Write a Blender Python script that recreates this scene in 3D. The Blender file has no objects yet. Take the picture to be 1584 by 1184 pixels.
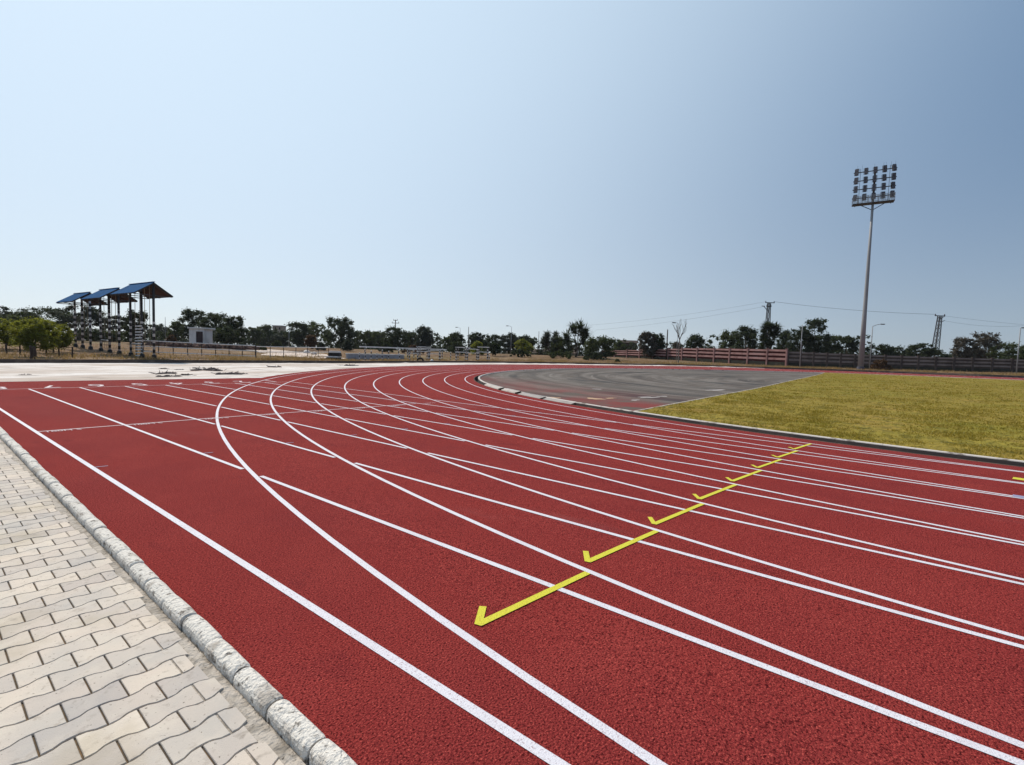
import bpy, math, random
import numpy as np
from mathutils import Matrix, Vector

random.seed(7)
rng = np.random.default_rng(7)
scene = bpy.context.scene
COL = scene.collection

# ------------------------------------------------------------------ camera
W0, H0, FPX = 1584.0, 1184.0, 752.916
PITCH, ROLL, YAW = -0.05952, 0.03148, 0.91351
CAM = np.array([-1.5668, 4.0315, 1.5896])
_cy, _sy, _cp, _sp = math.cos(YAW), math.sin(YAW), math.cos(PITCH), math.sin(PITCH)
FW = np.array([_sy * _cp, _cy * _cp, _sp])
_rt = np.array([_cy, -_sy, 0.0])
_up = np.array([-_sy * _sp, -_cy * _sp, _cp])
RT = math.cos(ROLL) * _rt + math.sin(ROLL) * _up
UP = -math.sin(ROLL) * _rt + math.cos(ROLL) * _up
cd = bpy.data.cameras.new('camera')
cam = bpy.data.objects.new('camera', cd)
COL.objects.link(cam)
cd.sensor_width = 36.0
cd.lens = FPX / W0 * 36.0
cd.clip_end = 9000
cam.matrix_world = Matrix(((RT[0], UP[0], -FW[0], CAM[0]), (RT[1], UP[1], -FW[1], CAM[1]),
                           (RT[2], UP[2], -FW[2], CAM[2]), (0, 0, 0, 1)))
scene.camera = cam

# ------------------------------------------------------------------ light
SUN_YAW, SUN_EL = math.radians(4.0), math.radians(47.0)      # yaw from +Y towards +X
world = bpy.data.worlds.new('World')
scene.world = world
world.use_nodes = True
wn = world.node_tree.nodes
bg = wn['Background']
sky = wn.new('ShaderNodeTexSky')
sky.sky_type = 'NISHITA'
sky.sun_disc = False
sky.sun_elevation = SUN_EL
sky.sun_rotation = SUN_YAW
sky.altitude = 300
sky.air_density = 1.0
sky.dust_density = 0.8
sky.ozone_density = 2.0
# the hazy air overhead: paler towards the sun and towards the horizon
wl = world.node_tree.links
SKY_STR = 0.10
def wmath(op, a, b=None, c=None):
    n = wn.new('ShaderNodeMath'); n.operation = op
    for i_, q_ in enumerate((a, b, c)):
        if q_ is None: continue
        if isinstance(q_, (int, float)): n.inputs[i_].default_value = q_
        else: wl.new(q_, n.inputs[i_])
    return n.outputs[0]
def wmix(f, a, b):
    n = wn.new('ShaderNodeMix'); n.data_type = 'RGBA'
    if isinstance(f, (int, float)): n.inputs[0].default_value = f
    else: wl.new(f, n.inputs[0])
    for k_, q_ in ((6, a), (7, b)):
        if isinstance(q_, tuple): n.inputs[k_].default_value = (*(v / SKY_STR for v in q_), 1)
        else: wl.new(q_, n.inputs[k_])
    return n.outputs[2]
wtc = wn.new('ShaderNodeTexCoord')
wdot = wn.new('ShaderNodeVectorMath'); wdot.operation = 'DOT_PRODUCT'
wl.new(wtc.outputs['Generated'], wdot.inputs[0])
wdot.inputs[1].default_value = (math.sin(SUN_YAW) * math.cos(SUN_EL), math.cos(SUN_YAW) * math.cos(SUN_EL), math.sin(SUN_EL))
wz = wn.new('ShaderNodeSeparateXYZ'); wl.new(wtc.outputs['Generated'], wz.inputs[0])
def wrange(v, lo, hi):
    n = wn.new('ShaderNodeMapRange'); n.interpolation_type = 'SMOOTHSTEP'
    wl.new(v, n.inputs[0]); n.inputs[1].default_value = lo; n.inputs[2].default_value = hi
    return n.outputs[0]
near_sun = wrange(wdot.outputs['Value'], 0.08, 0.98)
haze_high = wmix(near_sun, (0.105, 0.218, 0.395), (0.75, 0.92, 1.07))
haze_low = wmix(wrange(wdot.outputs['Value'], -0.2, 0.72), (0.34, 0.42, 0.51), (0.77, 0.86, 0.93))
low = wmath('POWER', wmath('SUBTRACT', 1.0, wmath('MAXIMUM', wz.outputs[2], 0.0)), 4.0)
haze_col = wmix(low, haze_high, haze_low)
wl.new(wmix(0.82, sky.outputs[0], haze_col), bg.inputs[0])
bg.inputs[1].default_value = SKY_STR
sd = bpy.data.lights.new('sun', 'SUN')
sd.energy = 3.9
sd.angle = math.radians(0.53)
sd.color = (1.0, 0.91, 0.79)
sun = bpy.data.objects.new('sun', sd)
COL.objects.link(sun)
SD = Vector((math.sin(SUN_YAW) * math.cos(SUN_EL), math.cos(SUN_YAW) * math.cos(SUN_EL), math.sin(SUN_EL)))
sun.rotation_euler = SD.to_track_quat('Z', 'Y').to_euler()
sun.location = (0, 60, 80)
scene.view_settings.view_transform = 'Standard'
scene.view_settings.look = 'None'
scene.view_settings.exposure = 0.0
scene.view_settings.gamma = 1.0
scene.cycles.max_bounces = 6

# ------------------------------------------------------------------ helpers
def px_point(px, py, depth):
    x = (px - W0 / 2) / FPX; y = -(py - H0 / 2) / FPX
    return CAM + depth * (FW + x * RT + y * UP)

def horizon(px):
    """height above the camera plane is 0 along this row"""
    x = (px - W0 / 2) / FPX
    return H0 / 2 + FPX * (FW[2] + x * RT[2]) / UP[2]

class MB:
    """collects shapes and links them as one mesh object"""
    def __init__(s): s.v = []; s.f = []
    def add(s, vs, fs):
        o = len(s.v); s.v += [tuple(map(float, q)) for q in vs]
        s.f += [tuple(i + o for i in f) for f in fs]; return s
    def box(s, c, d, rz=0.0, M=None):
        hx, hy, hz = d[0] / 2, d[1] / 2, d[2] / 2
        vs = [(x, y, z) for x in (-hx, hx) for y in (-hy, hy) for z in (-hz, hz)]
        ca, sa = math.cos(rz), math.sin(rz)
        vs = [(c[0] + x * ca - y * sa, c[1] + x * sa + y * ca, c[2] + z) for x, y, z in vs]
        return s.add(vs, [(0, 1, 3, 2), (4, 6, 7, 5), (0, 4, 5, 1), (2, 3, 7, 6), (0, 2, 6, 4), (1, 5, 7, 3)])
    def tube(s, pts, radii, n=8, cap=True):
        pts = [Vector(q) for q in pts]
        if not hasattr(radii, '__len__'): radii = [radii] * len(pts)
        rings = []
        for i, q in enumerate(pts):
            d = (pts[min(i + 1, len(pts) - 1)] - pts[max(i - 1, 0)])
            d = d.normalized() if d.length > 1e-9 else Vector((0, 0, 1))
            a = d.cross(Vector((1, 0, 0))) if abs(d.z) > 0.9 else d.cross(Vector((0, 0, 1)))
            a.normalize(); b = d.cross(a)
            rings.append([q + (a * math.cos(t) + b * math.sin(t)) * radii[i]
                          for t in (2 * math.pi * k / n for k in range(n))])
        vs = [v for r in rings for v in r]; fs = []
        for i in range(len(rings) - 1):
            for k in range(n):
                k2 = (k + 1) % n
                fs.append((i * n + k, i * n + k2, (i + 1) * n + k2, (i + 1) * n + k))
        if cap:
            fs.append(tuple(range(n - 1, -1, -1))); fs.append(tuple((len(rings) - 1) * n + k for k in range(n)))
        return s.add(vs, fs)
    def bar(s, a, b, w, h=None):
        """square bar from a to b"""
        h = h or w
        a = Vector(a); b = Vector(b); d = (b - a).normalized()
        p = d.cross(Vector((0, 0, 1)))
        p = Vector((1, 0, 0)) if p.length < 1e-3 else p.normalized()
        q = d.cross(p)
        vs = [e + p * (x * w / 2) + q * (y * h / 2) for e in (a, b) for x, y in ((-1, -1), (1, -1), (1, 1), (-1, 1))]
        return s.add(vs, [(0, 1, 2, 3), (7, 6, 5, 4), (0, 4, 5, 1), (1, 5, 6, 2), (2, 6, 7, 3), (3, 7, 4, 0)])
    def build(s, name, mat, parent=None, smooth=False):
        me = bpy.data.meshes.new(name)
        me.from_pydata(s.v, [], s.f)
        me.validate()
        return link(name, me, mat, parent, smooth)

def link(name, me, mat, parent=None, smooth=False):
    me.materials.append(mat)
    if smooth:
        me.polygons.foreach_set('use_smooth', np.ones(len(me.polygons), bool))
    o = bpy.data.objects.new(name, me)
    COL.objects.link(o)
    if parent is not None: o.parent = parent
    return o

def np_mesh(name, V, F):
    """V (n,3), F (m,k) with constant k"""
    V = np.asarray(V, np.float32); F = np.asarray(F, np.int32)
    me = bpy.data.meshes.new(name)
    me.vertices.add(len(V)); me.vertices.foreach_set('co', V.ravel())
    k = F.shape[1]
    me.loops.add(F.size); me.loops.foreach_set('vertex_index', F.ravel())
    me.polygons.add(len(F))
    me.polygons.foreach_set('loop_start', np.arange(0, F.size, k, dtype=np.int32))
    me.update(calc_edges=True)
    return me

def grid_mesh(name, P):
    """P (a,b,3) grid of points"""
    a, b = P.shape[:2]
    i = np.arange(a * b).reshape(a, b)
    F = np.stack([i[:-1, :-1], i[1:, :-1], i[1:, 1:], i[:-1, 1:]], -1).reshape(-1, 4)
    me = np_mesh(name, P.reshape(-1, 3), F)
    if me.polygons[0].normal.z < 0: me.flip_normals()
    return me

def tag(o, label=None, cat=None, group=None, kind=None):
    if label: o['label'] = label
    if cat: o['category'] = cat
    if group: o['group'] = group
    if kind: o['kind'] = kind
    return o

def thing(name, loc, label, cat, group=None, rz=0.0):
    o = bpy.data.objects.new(name, None); COL.objects.link(o)
    o.location = tuple(float(q) for q in loc); o.rotation_euler = (0, 0, rz)
    o.empty_display_size = 0.2
    return tag(o, label, cat, group)

def copy_tree(o, parent=None):
    c = o.copy(); COL.objects.link(c)
    if parent is not None: c.parent = parent
    for ch in list(o.children): copy_tree(ch, c)
    return c

# ------------------------------------------------------------------ materials
def mat(name, base, rough=0.8, spec=0.3, metallic=0.0, var=(), bump=None, trans=None):
    """var: list of (noise scale, colour, lo, hi, detail, stretch) layers mixed over the base"""
    m = bpy.data.materials.new(name); m.use_nodes = True
    nt = m.node_tree; N = nt.nodes; L = nt.links
    b = N['Principled BSDF']
    b.inputs['Roughness'].default_value = rough
    b.inputs['Specular IOR Level'].default_value = spec
    b.inputs['Metallic'].default_value = metallic
    rgb = N.new('ShaderNodeRGB'); rgb.outputs[0].default_value = (*base, 1)
    out = rgb.outputs[0]
    tc = N.new('ShaderNodeTexCoord')
    for (sc, colr, lo, hi, det, st) in var:
        mp = N.new('ShaderNodeMapping'); mp.inputs['Scale'].default_value = st
        L.new(tc.outputs['Object'], mp.inputs[0])
        n = N.new('ShaderNodeTexNoise'); n.inputs['Scale'].default_value = sc
        n.inputs['Detail'].default_value = det; n.inputs['Roughness'].default_value = 0.6
        L.new(mp.outputs[0], n.inputs['Vector'])
        r = N.new('ShaderNodeMapRange'); r.inputs[1].default_value = lo; r.inputs[2].default_value = hi
        L.new(n.outputs['Fac'], r.inputs[0])
        mx = N.new('ShaderNodeMix'); mx.data_type = 'RGBA'
        L.new(r.outputs[0], mx.inputs[0]); L.new(out, mx.inputs[6])
        mx.inputs[7].default_value = (*colr, 1)
        out = mx.outputs[2]
    L.new(out, b.inputs['Base Color'])
    if bump:
        sc, dist, st = bump
        n = N.new('ShaderNodeTexNoise'); n.inputs['Scale'].default_value = sc; n.inputs['Detail'].default_value = 4
        L.new(tc.outputs['Object'], n.inputs['Vector'])
        bp = N.new('ShaderNodeBump'); bp.inputs['Distance'].default_value = dist; bp.inputs['Strength'].default_value = st
        L.new(n.outputs['Fac'], bp.inputs['Height']); L.new(bp.outputs[0], b.inputs['Normal'])
    if trans:
        t = N.new('ShaderNodeBsdfTranslucent'); t.inputs[0].default_value = (*trans, 1)
        ms = N.new('ShaderNodeMixShader'); ms.inputs[0].default_value = 0.35
        L.new(b.outputs[0], ms.inputs[1]); L.new(t.outputs[0], ms.inputs[2])
        L.new(ms.outputs[0], N['Material Output'].inputs[0])
    return m

I3 = (1, 1, 1)
M = {}
M['track'] = mat('red_rubber', (0.240, 0.031, 0.028), 0.9, 0.03,
    var=[(0.35, (0.195, 0.027, 0.028), 0.42, 0.72, 4, I3), (1.1, (0.275, 0.041, 0.036), 0.48, 0.8, 5, I3),
         (0.13, (0.20, 0.042, 0.044), 0.50, 0.70, 6, (1, 0.3, 1)), (2.2, (0.165, 0.022, 0.024), 0.60, 0.74, 5, (1, 0.5, 1)),
         (88, (0.075, 0.008, 0.009), 0.49, 0.64, 1.5, I3), (112, (0.42, 0.075, 0.060), 0.54, 0.70, 1.5, I3),
         (0.9, (0.23, 0.056, 0.054), 0.62, 0.78, 6, (1, 0.25, 1)), (23, (0.40, 0.20, 0.17), 0.77, 0.82, 2, I3)],
    bump=(95, 0.012, 1.0))
M['line'] = mat('white_line_paint', (0.66, 0.64, 0.68), 0.7, 0.3,
    var=[(110, (0.30, 0.20, 0.22), 0.56, 0.72, 2, I3), (2, (0.57, 0.53, 0.57), 0.5, 0.8, 3, I3)], bump=(140, 0.005, 0.7))
M['line_faint'] = mat('worn_line_paint', (0.62, 0.51, 0.53), 0.7, 0.3, var=[(150, (0.33, 0.09, 0.09), 0.55, 0.75, 2, I3)])
M['yellow'] = mat('yellow_paint', (0.60, 0.56, 0.035), 0.7, 0.3,
    var=[(110, (0.36, 0.24, 0.03), 0.54, 0.70, 2, I3)], bump=(140, 0.005, 0.7))
M['blue_paint'] = mat('blue_paint', (0.25, 0.28, 0.42), 0.7, 0.3, var=[(120, (0.3, 0.1, 0.14), 0.5, 0.7, 2, I3)])
M['paver'] = mat('paver_concrete', (0.60, 0.525, 0.455), 0.9, 0.2,
    var=[(2.5, (0.50, 0.465, 0.425), 0.4, 0.7, 5, I3), (7, (0.62, 0.56, 0.485), 0.5, 0.75, 4, I3), (60, (0.18, 0.15, 0.12), 0.66, 0.72, 3, I3), (1.3, (0.47, 0.41, 0.33), 0.55, 0.7, 5, I3),
         (3.0, (0.40, 0.22, 0.08), 0.76, 0.84, 5, I3), (16, (0.38, 0.33, 0.28), 0.58, 0.74, 5, I3)], bump=(220, 0.004, 0.6))
def add_tone(m, dark, light):
    """each stone of its own cast: mixes by the per-stone attribute"""
    nt = m.node_tree; N = nt.nodes; L = nt.links; b = N['Principled BSDF']
    src = b.inputs['Base Color'].links[0].from_socket
    at = N.new('ShaderNodeAttribute'); at.attribute_name = 'tone'
    r = N.new('ShaderNodeMix'); r.data_type = 'RGBA'; L.new(at.outputs['Fac'], r.inputs[0])
    r.inputs[6].default_value = (*dark, 1); r.inputs[7].default_value = (*light, 1)
    x = N.new('ShaderNodeMix'); x.data_type = 'RGBA'; x.blend_type = 'MULTIPLY'; x.inputs[0].default_value = 1
    L.new(src, x.inputs[6]); L.new(r.outputs[2], x.inputs[7]); L.new(x.outputs[2], b.inputs['Base Color'])
add_tone(M['paver'], (0.80, 0.80, 0.82), (1.12, 1.09, 1.03))
M['joint'] = mat('joint_sand', (0.11, 0.085, 0.06), 0.95, 0.1, var=[(8, (0.20, 0.13, 0.07), 0.5, 0.7, 4, I3)])
M['kerb'] = mat('weathered_kerb_concrete', (0.68, 0.64, 0.58), 0.9, 0.2,
    var=[(7, (0.40, 0.36, 0.315), 0.54, 0.65, 6, I3), (22, (0.16, 0.14, 0.12), 0.58, 0.66, 6, I3), (90, (0.25, 0.22, 0.19), 0.60, 0.70, 3, I3)], bump=(45, 0.02, 1.0))
M['mortar'] = mat('rough_mortar', (0.46, 0.41, 0.355), 0.95, 0.1,
    var=[(9, (0.24, 0.21, 0.175), 0.45, 0.65, 6, I3), (45, (0.11, 0.095, 0.075), 0.60, 0.70, 4, I3), (14, (0.50, 0.46, 0.41), 0.6, 0.75, 5, I3)], bump=(35, 0.02, 1.0))
M['gypsum'] = mat('white_dust_ground', (0.71, 0.66, 0.615), 0.95, 0.1,
    var=[(0.5, (0.40, 0.30, 0.245), 0.50, 0.66, 6, (0.35, 1.6, 1)), (0.22, (0.50, 0.42, 0.36), 0.45, 0.6, 6, (0.5, 1.2, 1)), (1.3, (0.20, 0.16, 0.14), 0.58, 0.68, 6, (0.5, 1.8, 1)),
         (5, (0.28, 0.24, 0.21), 0.70, 0.76, 4, (0.6, 1.4, 1))], bump=(6, 0.10, 0.7))
M['soil'] = mat('dry_soil', (0.175, 0.108, 0.06), 0.95, 0.1,
    var=[(0.11, (0.25, 0.175, 0.105), 0.50, 0.68, 6, I3), (0.35, (0.075, 0.046, 0.03), 0.50, 0.64, 6, I3),
         (0.07, (0.14, 0.13, 0.07), 0.56, 0.7, 5, I3), (3, (0.32, 0.23, 0.14), 0.6, 0.75, 4, I3)], bump=(3, 0.15, 0.8))
M['pale_soil'] = mat('pale_sand', (0.60, 0.50, 0.43), 0.95, 0.1, var=[(0.8, (0.45, 0.35, 0.27), 0.5, 0.7, 5, I3)], bump=(4, 0.1, 0.6))
M['curb_dark'] = mat('shaded_dark_curb', (0.085, 0.062, 0.052), 0.95, 0.1, var=[(1.5, (0.15, 0.11, 0.085), 0.5, 0.7, 5, I3)], bump=(12, 0.04, 0.8))  # curb lies in shadow; that shade is put into the dark colour
M['concrete'] = mat('pale_concrete', (0.46, 0.42, 0.385), 0.9, 0.2, var=[(3, (0.38, 0.34, 0.31), 0.5, 0.68, 5, I3), (0.8, (0.3, 0.27, 0.25), 0.58, 0.66, 4, I3)], bump=(40, 0.01, 0.6))
M['trench'] = mat('shaded_trench_concrete', (0.035, 0.03, 0.03), 0.95, 0.1, var=[(3, (0.06, 0.05, 0.045), 0.5, 0.7, 4, I3)])  # near black: the shade inside the drain is painted in
M['lawn_soil'] = mat('lawn', (0.255, 0.190, 0.034), 0.95, 0.1,
    var=[(0.10, (0.215, 0.185, 0.026), 0.45, 0.65, 5, I3), (0.45, (0.29, 0.19, 0.045), 0.5, 0.72, 6, (1.3, 0.8, 1)),
         (1.6, (0.085, 0.080, 0.014), 0.54, 0.68, 6, (1.5, 0.8, 1)), (6, (0.07, 0.06, 0.012), 0.56, 0.70, 4, I3), (14, (0.36, 0.30, 0.06), 0.6, 0.75, 3, I3)],
    bump=(5, 0.16, 1.0))
M['blade'] = mat('grass_blades', (0.27, 0.205, 0.036), 0.8, 0.2,
    var=[(0.3, (0.19, 0.19, 0.022), 0.55, 0.68, 5, I3), (0.9, (0.34, 0.24, 0.06), 0.5, 0.7, 5, I3), (1.7, (0.09, 0.10, 0.015), 0.58, 0.72, 5, I3)],
    trans=(0.34, 0.26, 0.03))
M['straw'] = mat('dry_straw', (0.34, 0.235, 0.11), 0.9, 0.1,
    var=[(0.25, (0.20, 0.11, 0.05), 0.45, 0.62, 5, I3), (0.6, (0.15, 0.14, 0.05), 0.52, 0.68, 5, I3), (1.5, (0.42, 0.31, 0.16), 0.55, 0.7, 4, I3)],
    trans=(0.36, 0.24, 0.09))
M['bark'] = mat('bark', (0.075, 0.055, 0.04), 0.95, 0.1, var=[(6, (0.12, 0.09, 0.065), 0.5, 0.7, 5, (1, 1, 0.3))])
def leafmat(name, a, b, t):
    return mat(name, a, 0.75, 0.25, var=[(0.6, b, 0.42, 0.66, 4, I3), (3.0, tuple(q * 0.55 for q in a), 0.5, 0.7, 3, I3)], trans=t)
M['leaf_dark'] = leafmat('dark_leaves', (0.030, 0.041, 0.021), (0.050, 0.063, 0.028), (0.04, 0.055, 0.015))
M['leaf_mid'] = leafmat('olive_leaves', (0.038, 0.052, 0.022), (0.062, 0.075, 0.030), (0.08, 0.10, 0.025))
M['leaf_grey'] = leafmat('grey_green_leaves', (0.042, 0.052, 0.037), (0.064, 0.072, 0.05), (0.05, 0.06, 0.035))
M['leaf_bright'] = leafmat('yellow_green_leaves', (0.085, 0.105, 0.016), (0.12, 0.12, 0.02), (0.30, 0.31, 0.03))
M['leaf_brown'] = leafmat('brown_twigs', (0.085, 0.072, 0.056), (0.115, 0.10, 0.075), (0.09, 0.075, 0.05))
M['leaf_rust'] = leafmat('rusty_dry_leaves', (0.10, 0.055, 0.03), (0.13, 0.08, 0.045), (0.09, 0.05, 0.02))
M['steel'] = mat('galvanised_steel', (0.27, 0.275, 0.285), 0.6, 0.3, 0.1, var=[(2, (0.22, 0.22, 0.23), 0.45, 0.7, 4, (1, 1, 0.2))])
M['kerb_white'] = mat('whitewashed_kerb', (0.56, 0.51, 0.47), 0.9, 0.2, var=[(2.5, (0.20, 0.17, 0.145), 0.54, 0.62, 5, I3)])
M['dark_steel'] = mat('dark_steel', (0.045, 0.042, 0.045), 0.55, 0.4)
M['lamp_body'] = mat('lamp_housing', (0.035, 0.03, 0.036), 0.5, 0.4, var=[(3, (0.10, 0.075, 0.08), 0.5, 0.7, 2, I3)])
M['lamp_glass'] = mat('lamp_glass', (0.07, 0.06, 0.07), 0.3, 0.4)
M['white_pipe'] = mat('white_pipe_paint', (0.82, 0.80, 0.77), 0.6, 0.3, var=[(5, (0.45, 0.38, 0.33), 0.55, 0.7, 4, I3)])
M['white_paint'] = mat('white_wall_paint', (0.80, 0.78, 0.75), 0.85, 0.2, var=[(1.2, (0.60, 0.57, 0.53), 0.5, 0.72, 5, (1, 1, 0.4))])
M['grey_wall'] = mat('grey_wall_paint', (0.36, 0.37, 0.40), 0.85, 0.2, var=[(1.5, (0.22, 0.22, 0.24), 0.5, 0.7, 5, I3)])
M['black_paint'] = mat('black_paint', (0.02, 0.02, 0.022), 0.6, 0.3)
M['dark_wood'] = mat('dark_wood', (0.05, 0.036, 0.03), 0.85, 0.2, var=[(4, (0.08, 0.055, 0.04), 0.5, 0.7, 4, (1, 1, 0.2))])
M['door'] = mat('maroon_door_paint', (0.045, 0.026, 0.028), 0.7, 0.3)
M['roof_blue'] = mat('blue_corrugated_sheet', (0.015, 0.095, 0.235), 0.85, 0.05, var=[(1.5, (0.012, 0.065, 0.155), 0.5, 0.7, 4, I3)])
M['roof_under'] = mat('rusty_roof_underside', (0.085, 0.042, 0.034), 0.85, 0.2, var=[(2, (0.05, 0.03, 0.027), 0.5, 0.7, 4, I3)])
M['rope'] = mat('climbing_rope', (0.26, 0.21, 0.15), 0.95, 0.1)
M['rubber'] = mat('tyre_rubber', (0.016, 0.016, 0.017), 0.8, 0.2)
M['debris'] = mat('dark_debris', (0.085, 0.068, 0.066), 0.95, 0.1, var=[(6, (0.25, 0.22, 0.20), 0.55, 0.7, 4, I3)], bump=(20, 0.03, 1))
M['wall_pink'] = mat('sunlit_pink_paint', (0.33, 0.185, 0.17), 0.9, 0.15, var=[(0.9, (0.20, 0.10, 0.09), 0.45, 0.7, 5, I3), (4, (0.25, 0.14, 0.12), 0.6, 0.75, 4, I3)])  # pink lightened as if by sun, for ledges and posts
M['wall_red'] = mat('shaded_red_paint', (0.065, 0.014, 0.013), 0.9, 0.15, var=[(1, (0.05, 0.015, 0.014), 0.5, 0.7, 4, I3)])  # red darkened to paint in the shade below each ledge
M['wall_plinth'] = mat('mossy_plinth', (0.045, 0.045, 0.035), 0.95, 0.1, var=[(2, (0.075, 0.06, 0.05), 0.5, 0.7, 5, I3)])
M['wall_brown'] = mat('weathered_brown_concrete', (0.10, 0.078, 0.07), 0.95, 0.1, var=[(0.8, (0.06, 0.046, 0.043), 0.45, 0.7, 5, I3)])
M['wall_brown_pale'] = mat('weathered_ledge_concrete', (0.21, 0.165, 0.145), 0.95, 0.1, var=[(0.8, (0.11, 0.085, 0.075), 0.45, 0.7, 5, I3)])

def stripe_mat(name, period, off=0.0, solid_above=None):
    """black paint with white painted bands round a post"""
    m = bpy.data.materials.new(name); m.use_nodes = True
    nt = m.node_tree; N = nt.nodes; L = nt.links; b = N['Principled BSDF']
    b.inputs['Roughness'].default_value = 0.75
    tc = N.new('ShaderNodeTexCoord'); sp = N.new('ShaderNodeSeparateXYZ'); L.new(tc.outputs['Object'], sp.inputs[0])
    def math_(op, a, v):
        n = N.new('ShaderNodeMath'); n.operation = op
        L.new(a, n.inputs[0]); n.inputs[1].default_value = v; return n.outputs[0]
    z = sp.outputs[2]
    f = math_('FRACT', math_('ADD', math_('DIVIDE', z, period), off), 0)
    w = math_('GREATER_THAN', f, 0.55)
    if solid_above is not None:
        n = N.new('ShaderNodeMath'); n.operation = 'MULTIPLY'
        L.new(w, n.inputs[0]); L.new(math_('LESS_THAN', z, solid_above), n.inputs[1]); w = n.outputs[0]
    mx = N.new('ShaderNodeMix'); mx.data_type = 'RGBA'; L.new(w, mx.inputs[0])
    mx.inputs[6].default_value = (0.022, 0.02, 0.022, 1); mx.inputs[7].default_value = (0.56, 0.53, 0.51, 1)
    L.new(mx.outputs[2], b.inputs['Base Color'])
    return m
STRIPES = [stripe_mat('striped_tower_post_paint', 0.52, 0.1, q) for q in (4.6, 3.9, 3.0)]
M['stripe'] = stripe_mat('striped_post_paint', 0.44, 0.2)

def asphalt_mat():
    """grey slurry laid in sweeping arcs, red rubber showing near the kerb"""
    m = bpy.data.materials.new('grey_slurry_base'); m.use_nodes = True
    nt = m.node_tree; N = nt.nodes; L = nt.links; b = N['Principled BSDF']
    b.inputs['Roughness'].default_value = 0.85; b.inputs['Specular IOR Level'].default_value = 0.15
    tc = N.new('ShaderNodeTexCoord'); sp = N.new('ShaderNodeSeparateXYZ'); L.new(tc.outputs['Object'], sp.inputs[0])
    def mt(op, a, c):
        n = N.new('ShaderNodeMath'); n.operation = op
        for i, q in enumerate((a, c)):
            if isinstance(q, (int, float)): n.inputs[i].default_value = q
            else: L.new(q, n.inputs[i])
        return n.outputs[0]
    x = mt('SUBTRACT', sp.outputs[0], 43.66); y = mt('SUBTRACT', sp.outputs[1], 6.0)
    r = mt('SQRT', mt('ADD', mt('MULTIPLY', x, x), mt('MULTIPLY', y, y)), 0)
    th = mt('ARCTAN2', y, x)
    def arc_noise(fr, ft, det):
        cb = N.new('ShaderNodeCombineXYZ'); L.new(mt('MULTIPLY', r, fr), cb.inputs[0]); L.new(mt('MULTIPLY', th, ft), cb.inputs[1])
        n = N.new('ShaderNodeTexNoise'); n.inputs['Scale'].default_value = 1; n.inputs['Detail'].default_value = det
        L.new(cb.outputs[0], n.inputs['Vector']); return n.outputs['Fac']
    def rng_(v, lo, hi):
        q = N.new('ShaderNodeMapRange'); L.new(v, q.inputs[0]); q.inputs[1].default_value = lo; q.inputs[2].default_value = hi
        return q.outputs[0]
    def mix(f, a, c):
        q = N.new('ShaderNodeMix'); q.data_type = 'RGBA'; L.new(f, q.inputs[0])
        if isinstance(a, tuple): q.inputs[6].default_value = (*a, 1)
        else: L.new(a, q.inputs[6])
        q.inputs[7].default_value = (*c, 1); return q.outputs[2]
    c = mix(rng_(arc_noise(0.9, 1.2, 6), 0.38, 0.64), (0.185, 0.160, 0.138), (0.072, 0.060, 0.052))
    c = mix(rng_(arc_noise(0.45, 2.2, 5), 0.55, 0.68), c, (0.035, 0.033, 0.034))
    c = mix(rng_(arc_noise(2.4, 1.5, 4), 0.58, 0.72), c, (0.24, 0.212, 0.185))
    n = N.new('ShaderNodeTexNoise'); n.inputs['Scale'].default_value = 0.16; n.inputs['Detail'].default_value = 6
    L.new(tc.outputs['Object'], n.inputs['Vector'])
    red = mt('MULTIPLY', rng_(n.outputs['Fac'], 0.36, 0.58), rng_(r, 23.5, 28.5))
    near = rng_(sp.outputs[0], 27.0, 17.0)
    c = mix(mt('MULTIPLY', red, near), c, (0.20, 0.036, 0.030))
    n2 = N.new('ShaderNodeTexNoise'); n2.inputs['Scale'].default_value = 25; n2.inputs['Detail'].default_value = 3
    L.new(tc.outputs['Object'], n2.inputs['Vector'])
    c = mix(rng_(n2.outputs['Fac'], 0.48, 0.8), c, (0.045, 0.04, 0.038))
    n3 = N.new('ShaderNodeTexNoise'); n3.inputs['Scale'].default_value = 0.7; n3.inputs['Detail'].default_value = 7
    L.new(tc.outputs['Object'], n3.inputs['Vector'])
    c = mix(rng_(n3.outputs['Fac'], 0.50, 0.66), c, (0.098, 0.076, 0.062))
    L.new(c, b.inputs['Base Color'])
    return m
M['slurry'] = asphalt_mat()

# ------------------------------------------------------------------ terrain
CX, FALL = 43.656, 0.00837              # centre of the bend, cross-fall of the track
_rx = np.array([-1e4, 30, 38, 45, 53, 64, 71, 77, 87, 93, 1e4])
_rz = np.array([0, 0, .05, .11, .15, .22, .30, .45, .51, .54, .54])
def rise(X): return np.interp(X, _rx, _rz)
def inward(X, Y):
    X = np.asarray(X, float); Y = np.asarray(Y, float)
    return CX - np.where(Y > 0, np.hypot(X - CX, Y), np.abs(X - CX))
def zt(X, Y):
    return -FALL * np.clip(inward(X, Y), 0, 10.1) + rise(X)

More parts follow.
